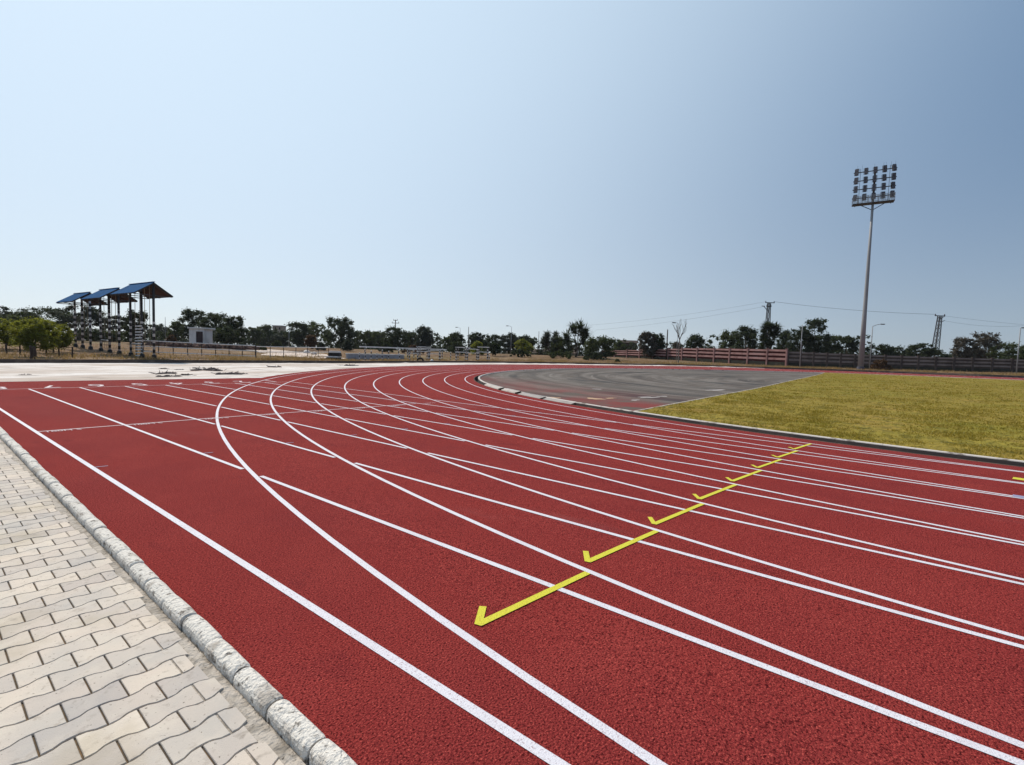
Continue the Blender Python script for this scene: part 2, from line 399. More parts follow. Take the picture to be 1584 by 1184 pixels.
# outer curb line
_K = [(-60, 42.0), (-30, 44.6), (2.87, 47.5), (19, 49.0), (31, 49.8), (39, 50.2), (46, 50.0), (55, 48.2), (65, 43.3), (74, 35.4), (80, 27.2),
      (85, 16.5), (88.3, 6.0), (89.5, -5), (89.5, -85), (80, -118), (43, -138), (0, -128), (-60, -120)]
def smooth_poly(P, n, closed=True):
    out = []; m = len(P)
    for i in range(m if closed else m - 1):
        p0, p1, p2, p3 = (np.array(P[(i + k) % m], float) for k in (-1, 0, 1, 2))
        d = np.linalg.norm(p2 - p1); n_ = max(2, int(d / n))
        # chord tangents scaled to this span, so uneven spans do not overshoot
        t1 = (p2 - p0) / np.linalg.norm(p2 - p0) * d; t2 = (p3 - p1) / np.linalg.norm(p3 - p1) * d
        for t in np.arange(n_) / n_:
            out.append((2 * t**3 - 3 * t**2 + 1) * p1 + (t**3 - 2 * t**2 + t) * t1 + (-2 * t**3 + 3 * t**2) * p2 + (t**3 - t**2) * t2)
    return np.array(out)
K = smooth_poly(_K, 2.0)
_kn = np.roll(K, -1, 0) - np.roll(K, 1, 0)
KN = np.stack([-_kn[:, 1], _kn[:, 0]], -1); KN /= np.linalg.norm(KN, axis=1)[:, None]     # outward (K runs clockwise)
if np.mean(np.sum(KN * (K - K.mean(0)), 1)) < 0: KN = -KN
def kdist(X, Y):
    """distance outside the curb line (0 inside)"""
    q = np.stack([np.atleast_1d(X), np.atleast_1d(Y)], -1).astype(float)
    d2 = ((q[:, None, :] - K[None]) ** 2).sum(-1); j = d2.argmin(1)
    s = ((q - K[j]) * KN[j]).sum(1)
    return np.where(s > 0, np.sqrt(d2.min(1)), 0.0)
CURB_H = 0.22
def sm(t):
    t = np.clip(t, 0, 1); return t * t * (3 - 2 * t)
def zo_d(X, d):
    r = rise(X)
    return CURB_H + r + (1.22 - r) * sm(np.asarray(d) / 38.0)
def zout(X, Y):
    d = kdist(X, Y)
    return zo_d(np.atleast_1d(X), d)

def base_at(px, depth):
    """ground point seen in pixel column px at this depth from the camera"""
    py = 555.0
    for _ in range(30):
        P = px_point(px, py, depth)
        z = float(zout(P[0], P[1])[0]) if kdist(P[0], P[1])[0] > 0 else float(zt(P[0], P[1]))
        py += (P[2] - z) * FPX / depth * 0.8
    P[2] = z
    return P
def kdepth(px):
    """depth at which pixel column px crosses the curb line"""
    d = px_point(px, horizon(px), 1.0) - CAM; best = None
    for a, b in zip(K, np.roll(K, -1, 0)):
        m = np.array([[d[0], -(b - a)[0]], [d[1], -(b - a)[1]]])
        if abs(np.linalg.det(m)) < 1e-9: continue
        t, u = np.linalg.solve(m, a - CAM[:2])
        if t > 0 and -1e-6 <= u <= 1 + 1e-6: best = t if best is None else min(best, t)
    return float(best)
def col_on_line(px, A, B):
    """point of the plan line AB seen in pixel column px, at horizon height"""
    A = np.array(A, float); B = np.array(B, float)
    d = px_point(px, horizon(px), 1.0) - CAM
    m = np.array([[d[0], -(B - A)[0]], [d[1], -(B - A)[1]]])
    t, s = np.linalg.solve(m, A - CAM[:2])
    return CAM[:2] + t * d[:2], t * 1.0

# ground outside the curb: rings out to the horizon
ds = [0, 1, 3, 6, 10, 15, 20, 26, 33, 40, 60, 100, 200, 500, 1500, 4500]
P = np.zeros((len(K) + 1, len(ds), 3))
for j, d in enumerate(ds):
    xy = K + KN * d
    xy = np.vstack([xy, xy[:1]])
    P[:, j, :2] = xy
    bz = zo_d(xy[:, 0], d)
    if 2 < d < 100: bz = bz + rng.normal(0, 0.03, len(bz))
    bz[-1] = bz[0]
    P[:, j, 2] = bz
tag(link('ground', grid_mesh('ground', P), M['soil'], smooth=True), kind='structure')

# low dark retaining curb on the curb line
def ribbon(path, prof, closed=False):
    """sweep profile (offset along outward normal, dz) along a plan path with heights"""
    path = np.asarray(path, float)
    t = np.gradient(path[:, :2], axis=0); t /= np.linalg.norm(t, axis=1)[:, None]
    nrm = np.stack([-t[:, 1], t[:, 0]], -1)
    P = np.zeros((len(path), len(prof), 3))
    for j, (o, dz) in enumerate(prof):
        P[:, j, :2] = path[:, :2] + nrm * o; P[:, j, 2] = path[:, 2] + dz
    return P
kp = np.column_stack([K, rise(K[:, 0])])
keep = K[:, 1] > -90
kk = kp[keep]
P = ribbon(kk, [(-0.02, -0.3), (-0.02, CURB_H + 0.03), (0.16, CURB_H + 0.03), (0.16, CURB_H - 0.1)])
tag(link('retaining_curb', grid_mesh('retaining_curb', P), M['curb_dark']), kind='structure')

# inner plain under the pavement (left and behind the track)
xs = np.array([-60, -20, -9, -0.75]); ys = np.array([-120, -30, 0, 20, 29.4])
P = np.array([[(x, y, -0.03) for y in ys] for x in xs])
tag(link('plain', grid_mesh('plain', P), M['soil']), kind='structure')

# ------------------------------------------------------------------ running track
NEAR = -40.0
angs = np.radians(np.arange(0, 180.01, 1.0))
def stad(w, y0=NEAR, y1=-85.0):
    """plan path at inward offset w: near straight, bend, far straight"""
    a = [(w, y) for y in np.arange(y0, 0, 2.0)]
    b = [(CX - (CX - w) * math.cos(t), (CX - w) * math.sin(t)) for t in angs]
    c = [(2 * CX - w, y) for y in np.arange(-2.0, y1 - 0.1, -3.0)]
    return np.array(a + b + c)
OUT_W, IN_W = -0.55, 10.30
KERB0 = (-0.503, 6.5); KERB_T = 0.0165          # kerb line X = KERB0.x + KERB_T*(Y-6.5)
def kerb_x(Y): return KERB0[0] + KERB_T * (np.clip(Y, 4.8, 17) - KERB0[1])
def grid_from_paths(ws, dz=0.0):
    P = np.zeros((len(stad(0)), len(ws), 3))
    for j, w in enumerate(ws):
        xy = stad(w); P[:, j, :2] = xy
        P[:, j, 2] = -FALL * np.clip(w, 0, 10.1) + rise(xy[:, 0]) + dz
    return P
Pm = grid_from_paths([OUT_W, -0.2, 0, 2.5, 5, 7.5, IN_W])
V = [Pm.reshape(-1, 3)]; a, b = Pm.shape[:2]
i = np.arange(a * b).reshape(a, b)
F = [np.stack([i[:-1, :-1], i[1:, :-1], i[1:, 1:], i[:-1, 1:]], -1).reshape(-1, 4)]
# chute of the straight beyond the start of the bend, sharing the bend's edge
def chute_end(X): return 29.35 - 0.08 * (X + 0.5)
rows = []
RO = CX - OUT_W
for t in angs[:43]:
    Y = RO * math.sin(t); xc = CX - RO * math.cos(t); xl = float(kerb_x(Y)) - 0.03
    if xc - xl < 0.02: xl = xc - 0.02
    rows.append([(xl + (xc - xl) * q, Y, 0.0) for q in (0, 0.25, 0.5, 0.75, 1.0)])
    if Y > chute_end(xc) - 0.7: break
tl = 29.35; xc = rows[-1][-1][0]
rows.append([(-0.36 + (xc + 0.36) * q, chute_end(-0.36 + (xc + 0.36) * q), 0.0) for q in (0, 0.25, 0.5, 0.75, 1.0)])
Pc = np.array(rows); n0 = a * b
a2, b2 = Pc.shape[:2]; i2 = np.arange(a2 * b2).reshape(a2, b2) + n0
V.append(Pc.reshape(-1, 3)); F.append(np.stack([i2[:-1, :-1], i2[:-1, 1:], i2[1:, 1:], i2[1:, :-1]], -1).reshape(-1, 4))
me = np_mesh('running_track', np.vstack(V), np.vstack(F))
if me.polygons[0].normal.z < 0: me.flip_normals()
track = tag(link('running_track', me, M['track']), kind='structure')

def strip(name, path, w, dz, m, parent=track):
    path = np.asarray(path, float)
    z = zt(path[:, 0], path[:, 1])
    t = np.gradient(path, axis=0); t /= np.linalg.norm(t, axis=1)[:, None]
    nrm = np.stack([-t[:, 1], t[:, 0]], -1)
    P = np.zeros((len(path), 2, 3))
    for j, s in enumerate((-1, 1)):
        P[:, j, :2] = path + nrm * (s * w / 2)
        P[:, j, 2] = zt(P[:, j, 0], P[:, j, 1]) + dz + 0.012 * np.clip((P[:, j, 0] - 28) / 4, 0, 1)
    return link(name, grid_mesh(name, P), m, parent)

LW, LINE = 1.22, 0.052
START_Y, CROSS_Y = 25.4, 15.45
for k in range(1, 10):                                   # bend lines
    w = LW * (k - 1)
    strip('lane_line', stad(w, 0)[0:], LINE, 0.0022, M['line'])
for k in range(1, 10):                                   # straight lines, broken where they cross a bend line
    x = LW * (k - 1)
    yy = np.arange(NEAR, START_Y, 0.05)
    ok = np.ones(len(yy), bool)
    for j in range(1, k):
        R = CX - LW * (j - 1)
        dd = np.abs(np.hypot(x - CX, yy) - R)
        ok &= ~((dd < (0.052 if j == k - 1 else 0.042)) & (yy > 0))
    V, F = [], []
    runs = np.split(np.where(ok)[0], np.where(np.diff(np.where(ok)[0]) > 1)[0] + 1)
    mb = MB()
    for r in runs:
        ys_ = np.append(np.arange(yy[r[0]], yy[r[-1]], 1.0), yy[r[-1]])
        if len(ys_) < 2: continue
        vs = []
        for y in ys_:
            for s in (-1, 1):
                xx = x + s * LINE / 2
                vs.append((xx, y, float(zt(xx, y)) + 0.0034))
        n = len(ys_)
        mb.add(vs, [(2 * q, 2 * q + 1, 2 * q + 3, 2 * q + 2) for q in range(n - 1)])
    mb.build('lane_line', M['line'], track)
strip('start_line', [(x, START_Y) for x in np.arange(-0.02, 9.8, 0.3)], LINE, 0.0046, M['line_faint'])
strip('start_line', [(x, CROSS_Y) for x in np.arange(0.02, 8.7, 0.3)], LINE, 0.0046, M['line_faint'])

def flat_text(name, txt, x, y, sx, sy, rot, m, parent=track, dz=0.0058):
    cu = bpy.data.curves.new(name, 'FONT'); cu.body = txt; cu.align_x = 'CENTER'; cu.size = 1.0
    tmp = bpy.data.objects.new(name, cu); COL.objects.link(tmp)
    dg = bpy.context.evaluated_depsgraph_get()
    me = bpy.data.meshes.new_from_object(tmp.evaluated_get(dg))
    bpy.data.objects.remove(tmp); 
    ca, sa = math.cos(rot), math.sin(rot)
    for v in me.vertices:
        a_, b_ = v.co.x * sx, v.co.y * sy
        v.co = (x + a_ * ca - b_ * sa, y + a_ * sa + b_ * ca, 0)
        v.co.z = float(zt(v.co.x, v.co.y)) + dz
    me.materials.clear()
    o = link(name, me, m, parent)
    if me.polygons[0].normal.z < 0: me.flip_normals()
    return o
for k in range(1, 9):
    flat_text('lane_number', str(9 - k), LW * (k - 0.5), START_Y + 1.18, 0.95, 1.45, math.pi, M['line_faint'])
    flat_text('start_lettering', '100M S', LW * (k - 0.5) - 0.28, CROSS_Y - 0.17, 0.16, 0.17, 0, M['line_faint'], dz=0.0058)
for k in range(1, 9):                                    # yellow exchange marks
    R1, R2 = CX - LW * (k - 1) - 0.13, CX - LW * k + 0.03
    th = 0.1345 + 0.0028 * (k - 1)
    e = np.array([-math.cos(th), math.sin(th)])
    c = np.array([CX, 0.0])
    A = c + e * R1; B = c + e * R2
    d = (B - A) / np.linalg.norm(B - A); nn = np.array([-d[1], d[0]])
    if nn[1] < 0: nn = -nn
    hw = 0.026
    hk = A + np.array([0.17, 0.115])
    hd = (hk - A) / np.linalg.norm(hk - A); hn = np.array([-hd[1], hd[0]])      # hn points away from the bar
    if hn @ d > 0: hn = -hn
    h2 = 0.024
    # where the inner edges of bar and hook meet
    t_, u_ = np.linalg.solve(np.array([[d[0], -hd[0]], [d[1], -hd[1]]]), -hn * h2 - nn * hw)
    I_ = A + nn * hw + d * t_
    def up3(L__): return [(q[0], q[1], float(zt(q[0], q[1])) + 0.0058) for q in L__]
    mb = MB()
    mb.add(up3([A - nn * hw, B - nn * hw, B + nn * hw, I_]), [(0, 1, 2, 3)])
    mb.add(up3([A - nn * hw, I_, hk - hn * h2, hk + hn * h2 * .9, A + hn * h2]), [(0, 1, 2, 3, 4)])
    mb.build('exchange_mark', M['yellow'], track)
for k in range(1, 10):                                   # small blue hurdle ticks
    x = LW * (k - 1)
    strip('hurdle_tick', [(x + 0.03, 11.82), (x + 0.15, 11.80)], 0.025, 0.0046, M['blue_paint'])
strip('yellow_patch', [(8.86, 2.38), (9.06, 2.34)], 0.14, 0.0058, M['yellow'])
strip('blue_patch', [(7.33, 2.60), (7.50, 2.58)], 0.12, 0.0058, M['blue_paint'])

# ------------------------------------------------------------------ inner drain, kerb, apron, lawn
def ring(name, ws_dz, m, parent=None, y0=NEAR):
    """sweep a profile of (w, dz over the inner edge level) round the infield"""
    n = len(stad(0, y0)); P = np.zeros((n, len(ws_dz), 3))
    for j, (w, dz) in enumerate(ws_dz):
        xy = stad(w, y0); P[:, j, :2] = xy; P[:, j, 2] = -FALL * 10.1 + rise(xy[:, 0]) + dz
    return link(name, grid_mesh(name, P), m, parent)
dr = tag(ring('drain', [(10.36, -0.012), (10.36, -0.32), (10.575, -0.32), (10.575, -0.02)], M['trench']), kind='structure')
ring('drain_edge', [(10.30, -0.05), (10.30, 0.004), (10.36, 0.004), (10.36, -0.02)], M['curb_dark'], dr)  # edge darkened too, carrying on the trench's painted shade
ring('drain_wall', [(10.568, -0.3), (10.568, 0.044), (10.588, 0.0445)], M['trench'], dr)  # near face of the inner kerb, its shade painted dark
tag(ring('inner_kerb', [(10.585, 0.038), (10.585, 0.060), (10.60, 0.066), (10.695, 0.066), (10.705, 0.058), (10.705, -0.1)], M['kerb_white']), kind='structure')
RK = CX - 10.705
def yb(X): return 10.1 + 0.011 * (X - 12.9)
xs = np.concatenate([np.linspace(12.33, 30, 60), np.linspace(31, 2 * CX - 12.35, 60)])
P = np.zeros((len(xs), 24, 3))
for a_, x in enumerate(xs):
    top = math.sqrt(max(RK * RK - (x - CX) ** 2, 0)); lo = min(yb(x), top)
    P[a_, :, 0] = x; P[a_, :, 1] = np.linspace(lo, top, 24)
P[..., 2] = -FALL * 10.1 + rise(P[..., 0]) + 0.012
apron = tag(link('infield_apron', grid_mesh('infield_apron', P), M['slurry'], smooth=True), kind='structure')
xs = np.concatenate([np.linspace(10.71, 13, 12), np.linspace(13.5, 40, 54), np.linspace(41, 2 * CX - 10.71, 40)])
P = np.zeros((len(xs), 70, 3))
for a_, x in enumerate(xs):
    top = min(math.sqrt(max(RK * RK - (x - CX) ** 2, 0)), yb(x) - 0.02)
    P[a_, :, 0] = x; P[a_, :, 1] = top - (top + 85) * np.linspace(0, 1, 70) ** 2.2
P[..., 2] = -FALL * 10.1 + rise(P[..., 0]) + 0.035 + rng.normal(0, 0.006, P.shape[:2])
tag(link('lawn', grid_mesh('lawn', P), M['lawn_soil'], smooth=True), kind='structure')
ed = [(x, yb(x) - 0.02) for x in np.linspace(12.45, 74, 60)]
Pe = np.zeros((60, 4, 3))
for j, (o, dz) in enumerate(((0.05, 0.0), (0.05, 0.042), (-0.05, 0.042), (-0.05, 0.0))):
    for a_, (x, y) in enumerate(ed): Pe[a_, j] = (x, y + o, -FALL * 10.1 + rise(x) + dz)
tag(link('lawn_edging', grid_mesh('lawn_edging', Pe), M['mortar']), kind='structure')
# grass blades over the lawn
n = 230000
rr = np.exp(rng.uniform(math.log(9.5), math.log(80), n)); az = rng.uniform(math.radians(62), math.radians(112), n)
X = CAM[0] + rr * np.sin(az); Y = CAM[1] + rr * np.cos(az)
okm = (Y < yb(X) - 0.1) & (np.where(Y > 0, np.hypot(X - CX, Y), np.abs(X - CX)) < RK - 0.02) & (Y > -85)
# clumps: thin the blades by a coarse value noise
def vnoise(X, Y, s, seed):
    g = np.random.default_rng(seed).random((64, 64))
    u = (X / s) % 63; v = (Y / s) % 63
    iu = u.astype(int); iv = v.astype(int); fu = sm(u - iu); fv = sm(v - iv)
    return (g[iu, iv] * (1 - fu) * (1 - fv) + g[iu + 1, iv] * fu * (1 - fv) + g[iu, iv + 1] * (1 - fu) * fv + g[iu + 1, iv + 1] * fu * fv)
cl = 0.5 * vnoise(X, Y, 0.35, 1) + 0.5 * vnoise(X, Y, 1.1, 2)
okm &= rng.random(n) < np.clip((cl - 0.30) * 2.6, 0.05, 1)
X, Y, rr, cl = X[okm], Y[okm], rr[okm], cl[okm]
n = len(X)
z0 = -FALL * 10.1 + rise(X) + 0.03
h = rng.uniform(0.02, 0.06, n) * (0.4 + 1.3 * cl) ; wd = 0.004 + 0.0005 * rr
a_ = rng.uniform(0, 2 * math.pi, n); ln = rng.normal(0, 0.6, (n, 2)) * h[:, None]
V = np.zeros((n, 3, 3))
V[:, 0] = np.stack([X - np.cos(a_) * wd, Y - np.sin(a_) * wd, z0], -1)
V[:, 1] = np.stack([X + np.cos(a_) * wd, Y + np.sin(a_) * wd, z0], -1)
V[:, 2] = np.stack([X + ln[:, 0], Y + ln[:, 1], z0 + h], -1)
tag(link('grass', np_mesh('grass', V.reshape(-1, 3), np.arange(3 * n).reshape(-1, 3)), M['blade']), 'short yellow green grass growing over the infield', 'grass', kind='stuff')

# drain covers: pale slabs laid over the trench
def cover(t0, t1, label, m, dz=0.02):
    th = np.radians(np.linspace(t0, t1, 6)); P = np.zeros((6, 4, 3))
    for j, (w, z_) in enumerate(((10.33, dz - 0.04), (10.33, dz + 0.015), (10.61, dz + 0.075), (10.66, dz))):
        P[:, j, 0] = CX - (CX - w) * np.cos(th); P[:, j, 1] = (CX - w) * np.sin(th)
        P[:, j, 2] = -FALL * 10.1 + rise(P[:, j, 0]) + z_
    o = link('drain_cover', grid_mesh('drain_cover', P), m)
    return tag(o, label, 'drain cover', 'slabs covering the inner drain')
M['slab_grey'] = mat('dull_slab', (0.36, 0.33, 0.31), 0.9, 0.2, var=[(3, (0.27, 0.24, 0.22), 0.5, 0.68, 5, I3)])
cover(33.0, 37.6, 'longest pale concrete drain slab, beside the open end of the black trench', M['concrete'], 0.03)
cover(29.4, 32.2, 'pale concrete drain slab second from the open black trench', M['concrete'], 0.03)
cover(25.6, 28.9, 'dull grey drain slab third from the open black trench', M['slab_grey'], 0.0)
cover(22.2, 25.3, 'dull grey drain slab last before the dark narrow drain', M['slab_grey'], -0.015)

# spilled patches on the apron
def blob(name, x, y, rx, ry, m, parent, seed, zoff=0.006, rot=0.0):
    r_ = np.random.default_rng(seed); n = 22; mb = MB()
    ph = r_.uniform(0, 6.28, 4)
    vs = [(x, y, 0)]
    for q in range(n):
        t = 2 * math.pi * q / n
        s = 1 + 0.25 * math.sin(2 * t + ph[0]) + 0.18 * math.sin(3 * t + ph[1]) + 0.14 * math.sin(5 * t + ph[2]) + r_.normal(0, 0.06)
        a_, b_ = rx * s * math.cos(t), ry * s * math.sin(t)
        vs.append((x + a_ * math.cos(rot) - b_ * math.sin(rot), y + a_ * math.sin(rot) + b_ * math.cos(rot), 0))
    vs = [(p[0], p[1], float(zoff(p[0], p[1])) if callable(zoff) else zoff) for p in vs]
    mb.add(vs, [(0, 1 + q, 1 + (q + 1) % n) for q in range(n)])
    return mb.build(name, m, parent)
M['spill'] = mat('spilled_sand', (0.48, 0.32, 0.20), 0.95, 0.1, var=[(4, (0.4, 0.27, 0.2), 0.5, 0.7, 4, I3)])
M['spill_white'] = mat('spilled_lime', (0.36, 0.33, 0.31), 0.95, 0.1, var=[(4, (0.3, 0.28, 0.27), 0.5, 0.7, 4, I3)])
za = lambda x, y: -FALL * 10.1 + rise(x) + 0.018
for q, (x, y, rx, ry, rot, m) in enumerate([(15.4, 13.0, 0.35, 0.30, 0.3, 'spill'), (16.2, 12.75, 0.30, 0.12, -0.3, 'spill'), (18.1, 11.95, 0.55, 0.22, -0.3, 'spill_white'),
        (19.2, 11.75, 0.35, 0.12, -0.4, 'spill_white'), (16.3, 11.75, 0.25, 0.15, 0.0, 'spill_white'), (14.3, 14.2, 0.25, 0.2, 0.4, 'spill'),
        (26.5, 11.5, 1.2, 0.2, -0.15, 'spill_white'), (20.5, 15.6, 0.25, 0.2, 0.0, 'spill_white')]):
    blob('spill', x, y, rx, ry, M[m], apron, 50 + q, za, rot)

# ------------------------------------------------------------------ pavement, mortar strip, kerb
def pv(u, v):
    """pavement frame (u along rows to the right, v along the kerb) to world"""
    c_, s_ = math.cos(KERB_T), math.sin(KERB_T)
    return (-1.131 + u * c_ + v * s_, 7.0 - u * s_ + v * c_)
PU, PVP, GAP, AMP, PZ = 0.2065, 0.141, 0.0072, 0.0118, 0.004
slab = MB()
q = [pv(u, v) for u, v in ((-6.0, -6.0), (0.40, -6.0), (0.40, 22.6), (-6.0, 22.6))]
slab.add([(x, y, PZ - 0.012) for x, y in q] + [(x, y, -0.08) for x, y in q], [(0, 1, 2, 3), (0, 4, 5, 1), (1, 5, 6, 2), (2, 6, 7, 3), (3, 7, 4, 0)])
pavement = tag(slab.build('pavement', M['joint']), kind='structure')
mb = MB(); tones = []
r_ = random.Random(3)
def wave(u, row):
    """zigzag long edge of a row: wide over its own joints, narrow between"""
    t = (u / PU + (0.5 if row % 2 else 0.0)) % 1.0
    t = abs(t - 0.5) * 2                      # 1 at joints, 0 mid stone
    return AMP * max(-1, min(1, (t - 0.5) * 5))
for row in range(-38, 158):
    v0 = row * PVP
    umin = -2.6 if v0 < 10 else -1.9
    kmin = int(umin / PU)
    for k in range(kmin, 4):
        uj = k * PU + (PU / 2 if row % 2 else 0.0)
        ua, ub = uj + GAP / 2, uj + PU - GAP / 2
        ue = 0.490 + 0.010 * math.sin(v0 * 1.7) + 0.010 * math.sin(v0 * 9.1 + 1) + r_.uniform(-0.014, 0.010)
        if ua > ue - 0.04: continue
        cut = ub > ue
        if cut: ub = ue
        us = [ua + (ub - ua) * q for q in (0, 0.16, 0.30, 0.42, 0.58, 0.70, 0.84, 1.0)]
        dzp = r_.uniform(-0.0012, 0.0012); ja = r_.uniform(-0.0012, 0.0012); tilt = r_.uniform(-0.004, 0.004)
        top, bot = [], []
        for u in us:
            wob = r_.uniform(-0.0007, 0.0007)
            hi = v0 + PVP / 2 + wave(u, row) - GAP / 2 + ja + wob
            lo = v0 - PVP / 2 - wave(u, row) + GAP / 2 + ja + wob
            top.append((u, hi)); bot.append((u, lo))
        loop = bot + top[::-1]
        n = len(loop); um = sum(p[0] for p in loop) / n; vm = v0
        lo_, mid, up_ = [], [], []
        for (u, v) in loop:
            z_ = PZ + dzp + tilt * (u - um)
            x, y = pv(u, v); lo_.append((x, y, PZ - 0.014)); mid.append((x, y, z_ - 0.003))
            x, y = pv(um + (u - um) * 0.978, vm + (v - vm) * 0.965); up_.append((x, y, z_))
        fs = [tuple(range(2 * n, 3 * n))]
        for q in range(n):
            q2 = (q + 1) % n
            fs += [(q, q2, n + q2, n + q), (n + q, n + q2, 2 * n + q2, 2 * n + q)]
        mb.add(lo_ + mid + up_, fs); tones += [r_.gauss(0.5, 0.22)] * (3 * n)
pav = mb.build('paver', M['paver'], pavement)
pav.data.attributes.new('tone', 'FLOAT', 'POINT').data.foreach_set('value', np.array(tones, np.float32))

# rough mortar strip between the pavers and the kerb
vs_ = np.arange(-6, 24.5, 0.035)
nu = 13
P = np.zeros((len(vs_), nu, 3))
for a_, v in enumerate(vs_):
    u0 = 0.34; u1 = 0.575
    for j in range(nu):
        u = u0 + (u1 - u0) * j / (nu - 1)
        x, y = pv(u, v); x = float(kerb_x(y)) - 0.088 if j == nu - 1 else min(x, float(kerb_x(y)) - 0.102)
        P[a_, j] = (x, y, (-0.0035 if j < 8 else 0.003) - 0.012 * (j / (nu - 1)) ** 3 + r_.uniform(-0.003, 0.0035) - (0.010 if j == 0 else 0) - (0.035 if j == nu - 1 else 0))
tag(link('mortar_strip', grid_mesh('mortar_strip', P), M['mortar'], smooth=True), kind='structure')

# rounded kerb blocks
kerb = None
mb = MB(); y = -5.0; r_ = random.Random(5)
while y < 29.0:
    ln = 0.335 + r_.uniform(-0.02, 0.02); ya, yz = y + 0.004, y + ln - 0.004
    prof = []
    for q in range(9):
        t = math.pi * (1 - q / 8)
        prof.append((0.047 * math.cos(t) - 0.045, 0.020 + 0.038 * math.sin(t) ** 0.8))
    prof = [(-0.096, -0.05)] + prof + [(0.004, -0.05)]
    oz, ox = r_.uniform(-0.006, 0.006), r_.uniform(-0.005, 0.005)
    rings = []
    for yy_, s in ((ya, 0.87), (ya + 0.007, 0.96), (ya + 0.025, 1.0), (ya + (yz - ya) * .35, 1.02), (ya + (yz - ya) * .68, 1.02), (yz - 0.025, 1.0), (yz - 0.007, 0.96), (yz, 0.87)):
        jit = r_.uniform(-0.003, 0.003)
        rings.append([(float(kerb_x(yy_)) + ox - 0.045 + (px_ + 0.045) * s, yy_, (pz_ if pz_ < 0 else pz_ * s) + oz + jit) for px_, pz_ in prof])
    n = len(prof); vs = [p for rg in rings for p in rg]; fs = []
    for q in range(len(rings) - 1):
        for k in range(n - 1):
            fs.append((q * n + k, (q + 1) * n + k, (q + 1) * n + k + 1, q * n + k + 1))
    fs += [tuple(range(n)), tuple((len(rings) - 1) * n + k for k in range(n - 1, -1, -1))]
    mb.add(vs, fs)
    y += ln
tag(mb.build('kerb', M['kerb'], smooth=False), kind='structure')

# ------------------------------------------------------------------ white dusty strip
pts_in = [(-60, 29.9), (-10, 29.6), (-0.36, chute_end(-0.36))]
pts_in += [(x, chute_end(x)) for x in np.linspace(1.0, rows[-1][-1][0], 8)]
tmax = math.atan2(rows[-1][-1][1], CX - rows[-1][-1][0])
pts_in += [(CX - RO * math.cos(t), RO * math.sin(t)) for t in np.linspace(math.asin(min(1, rows[-1][-1][1] / RO)) + 0.01, math.radians(154), 60)]
pts_in = np.array(pts_in)
# matching outer points on the curb line, by fraction of length
ki = K[(K[:, 1] > 18) & (K[:, 0] > -59)]
def resample(Q, n):
    s = np.concatenate([[0], np.cumsum(np.linalg.norm(np.diff(Q, axis=0), axis=1))])
    t = np.linspace(0, s[-1], n); return np.stack([np.interp(t, s, Q[:, 0]), np.interp(t, s, Q[:, 1])], -1)
A_ = resample(pts_in, 160)
d2 = ((A_[:, None] - ki[None]) ** 2).sum(-1)
fr = np.maximum.accumulate(d2.argmin(1))
B_ = ki[fr]
B_ = np.stack([np.convolve(np.pad(B_[:, q], 4, 'edge'), np.ones(9) / 9, 'valid') for q in (0, 1)], -1)
P = np.zeros((len(A_), 14, 3))
for j in range(14):
    t = j / 13; xy = A_ * (1 - t) + B_ * t
    P[:, j, :2] = xy
    P[:, j, 2] = rise(xy[:, 0]) + (0.004 if j == 0 else 0.01) + (rng.normal(0, 0.015, len(A_)) + 0.02 if 0 < j < 13 else 0)
tag(link('white_dust_strip', grid_mesh('white_dust_strip', P), M['gypsum'], smooth=True), kind='structure')

# ================================================================== OBJECTS
# ------------------------------------------------------------------ floodlight mast
D = 75.0
Bm = base_at(1331, D)
topz = float(px_point(1352, 320, D)[2])
mast = thing('floodlight_mast', Bm, 'tall pale steel floodlight mast with twenty lamps standing beyond the yellow lawn', 'floodlight')
Hm = topz - Bm[2]
mb = MB(); mb.tube([(0, 0, 0.5), (0, 0, Hm * 0.33), (0, 0, Hm * 0.34), (0, 0, Hm * 0.67), (0, 0, Hm * 0.68), (0, 0, Hm)],
                   [0.40, 0.29, 0.28, 0.215, 0.205, 0.155], 16)
mb.build('pole', M['steel'], mast, True)
mb = MB(); mb.tube([(0, 0, -0.3), (0, 0, 0.42)], [0.50, 0.50], 16); mb.tube([(0, 0, 0.42), (0, 0, 0.5)], [0.48, 0.48], 16)
mb.build('base_plinth', mat('plinth_concrete', (0.10, 0.10, 0.125), 0.9, 0.2), mast)
HEAD_RZ = math.radians(-83)        # width axis of the lamp frame
ca, sa = math.cos(HEAD_RZ), math.sin(HEAD_RZ)
def hp(a, d, z): return (a * ca - d * sa, a * sa + d * ca, Hm + z)
FW_ = 5.15
mb = MB()
mb.box(hp(0, 0, 0.02), (FW_, 1.3, 0.10), HEAD_RZ)
for a in (-2.2, 0, 2.2): mb.bar(hp(a, -0.5, -0.10), hp(a, 0.5, -0.10), 0.10)
for s in (-1, 1): mb.bar(hp(0, 0, -1.0), hp(s * 1.6, 0, -0.05), 0.09)
mb.build('platform', M['dark_steel'], mast)
mb = MB()
for z in (0.55, 1.1):
    for d in (-0.63, 0.63): mb.bar(hp(-FW_ / 2, d, z), hp(FW_ / 2, d, z), 0.04)
    for a in (-FW_ / 2, FW_ / 2): mb.bar(hp(a, -0.63, z), hp(a, 0.63, z), 0.04)
for q in range(9):
    a = -FW_ / 2 + FW_ * q / 8
    for d in (-0.63, 0.63): mb.bar(hp(a, d, 0.05), hp(a, d, 1.1), 0.035)
for q in range(30):
    a = -FW_ / 2 + FW_ * (q + .5) / 30
    mb.bar(hp(a, -0.63, 0.05), hp(a, -0.63, 1.1), 0.05)
mb.build('railing', M['steel'], mast)
mb = MB()
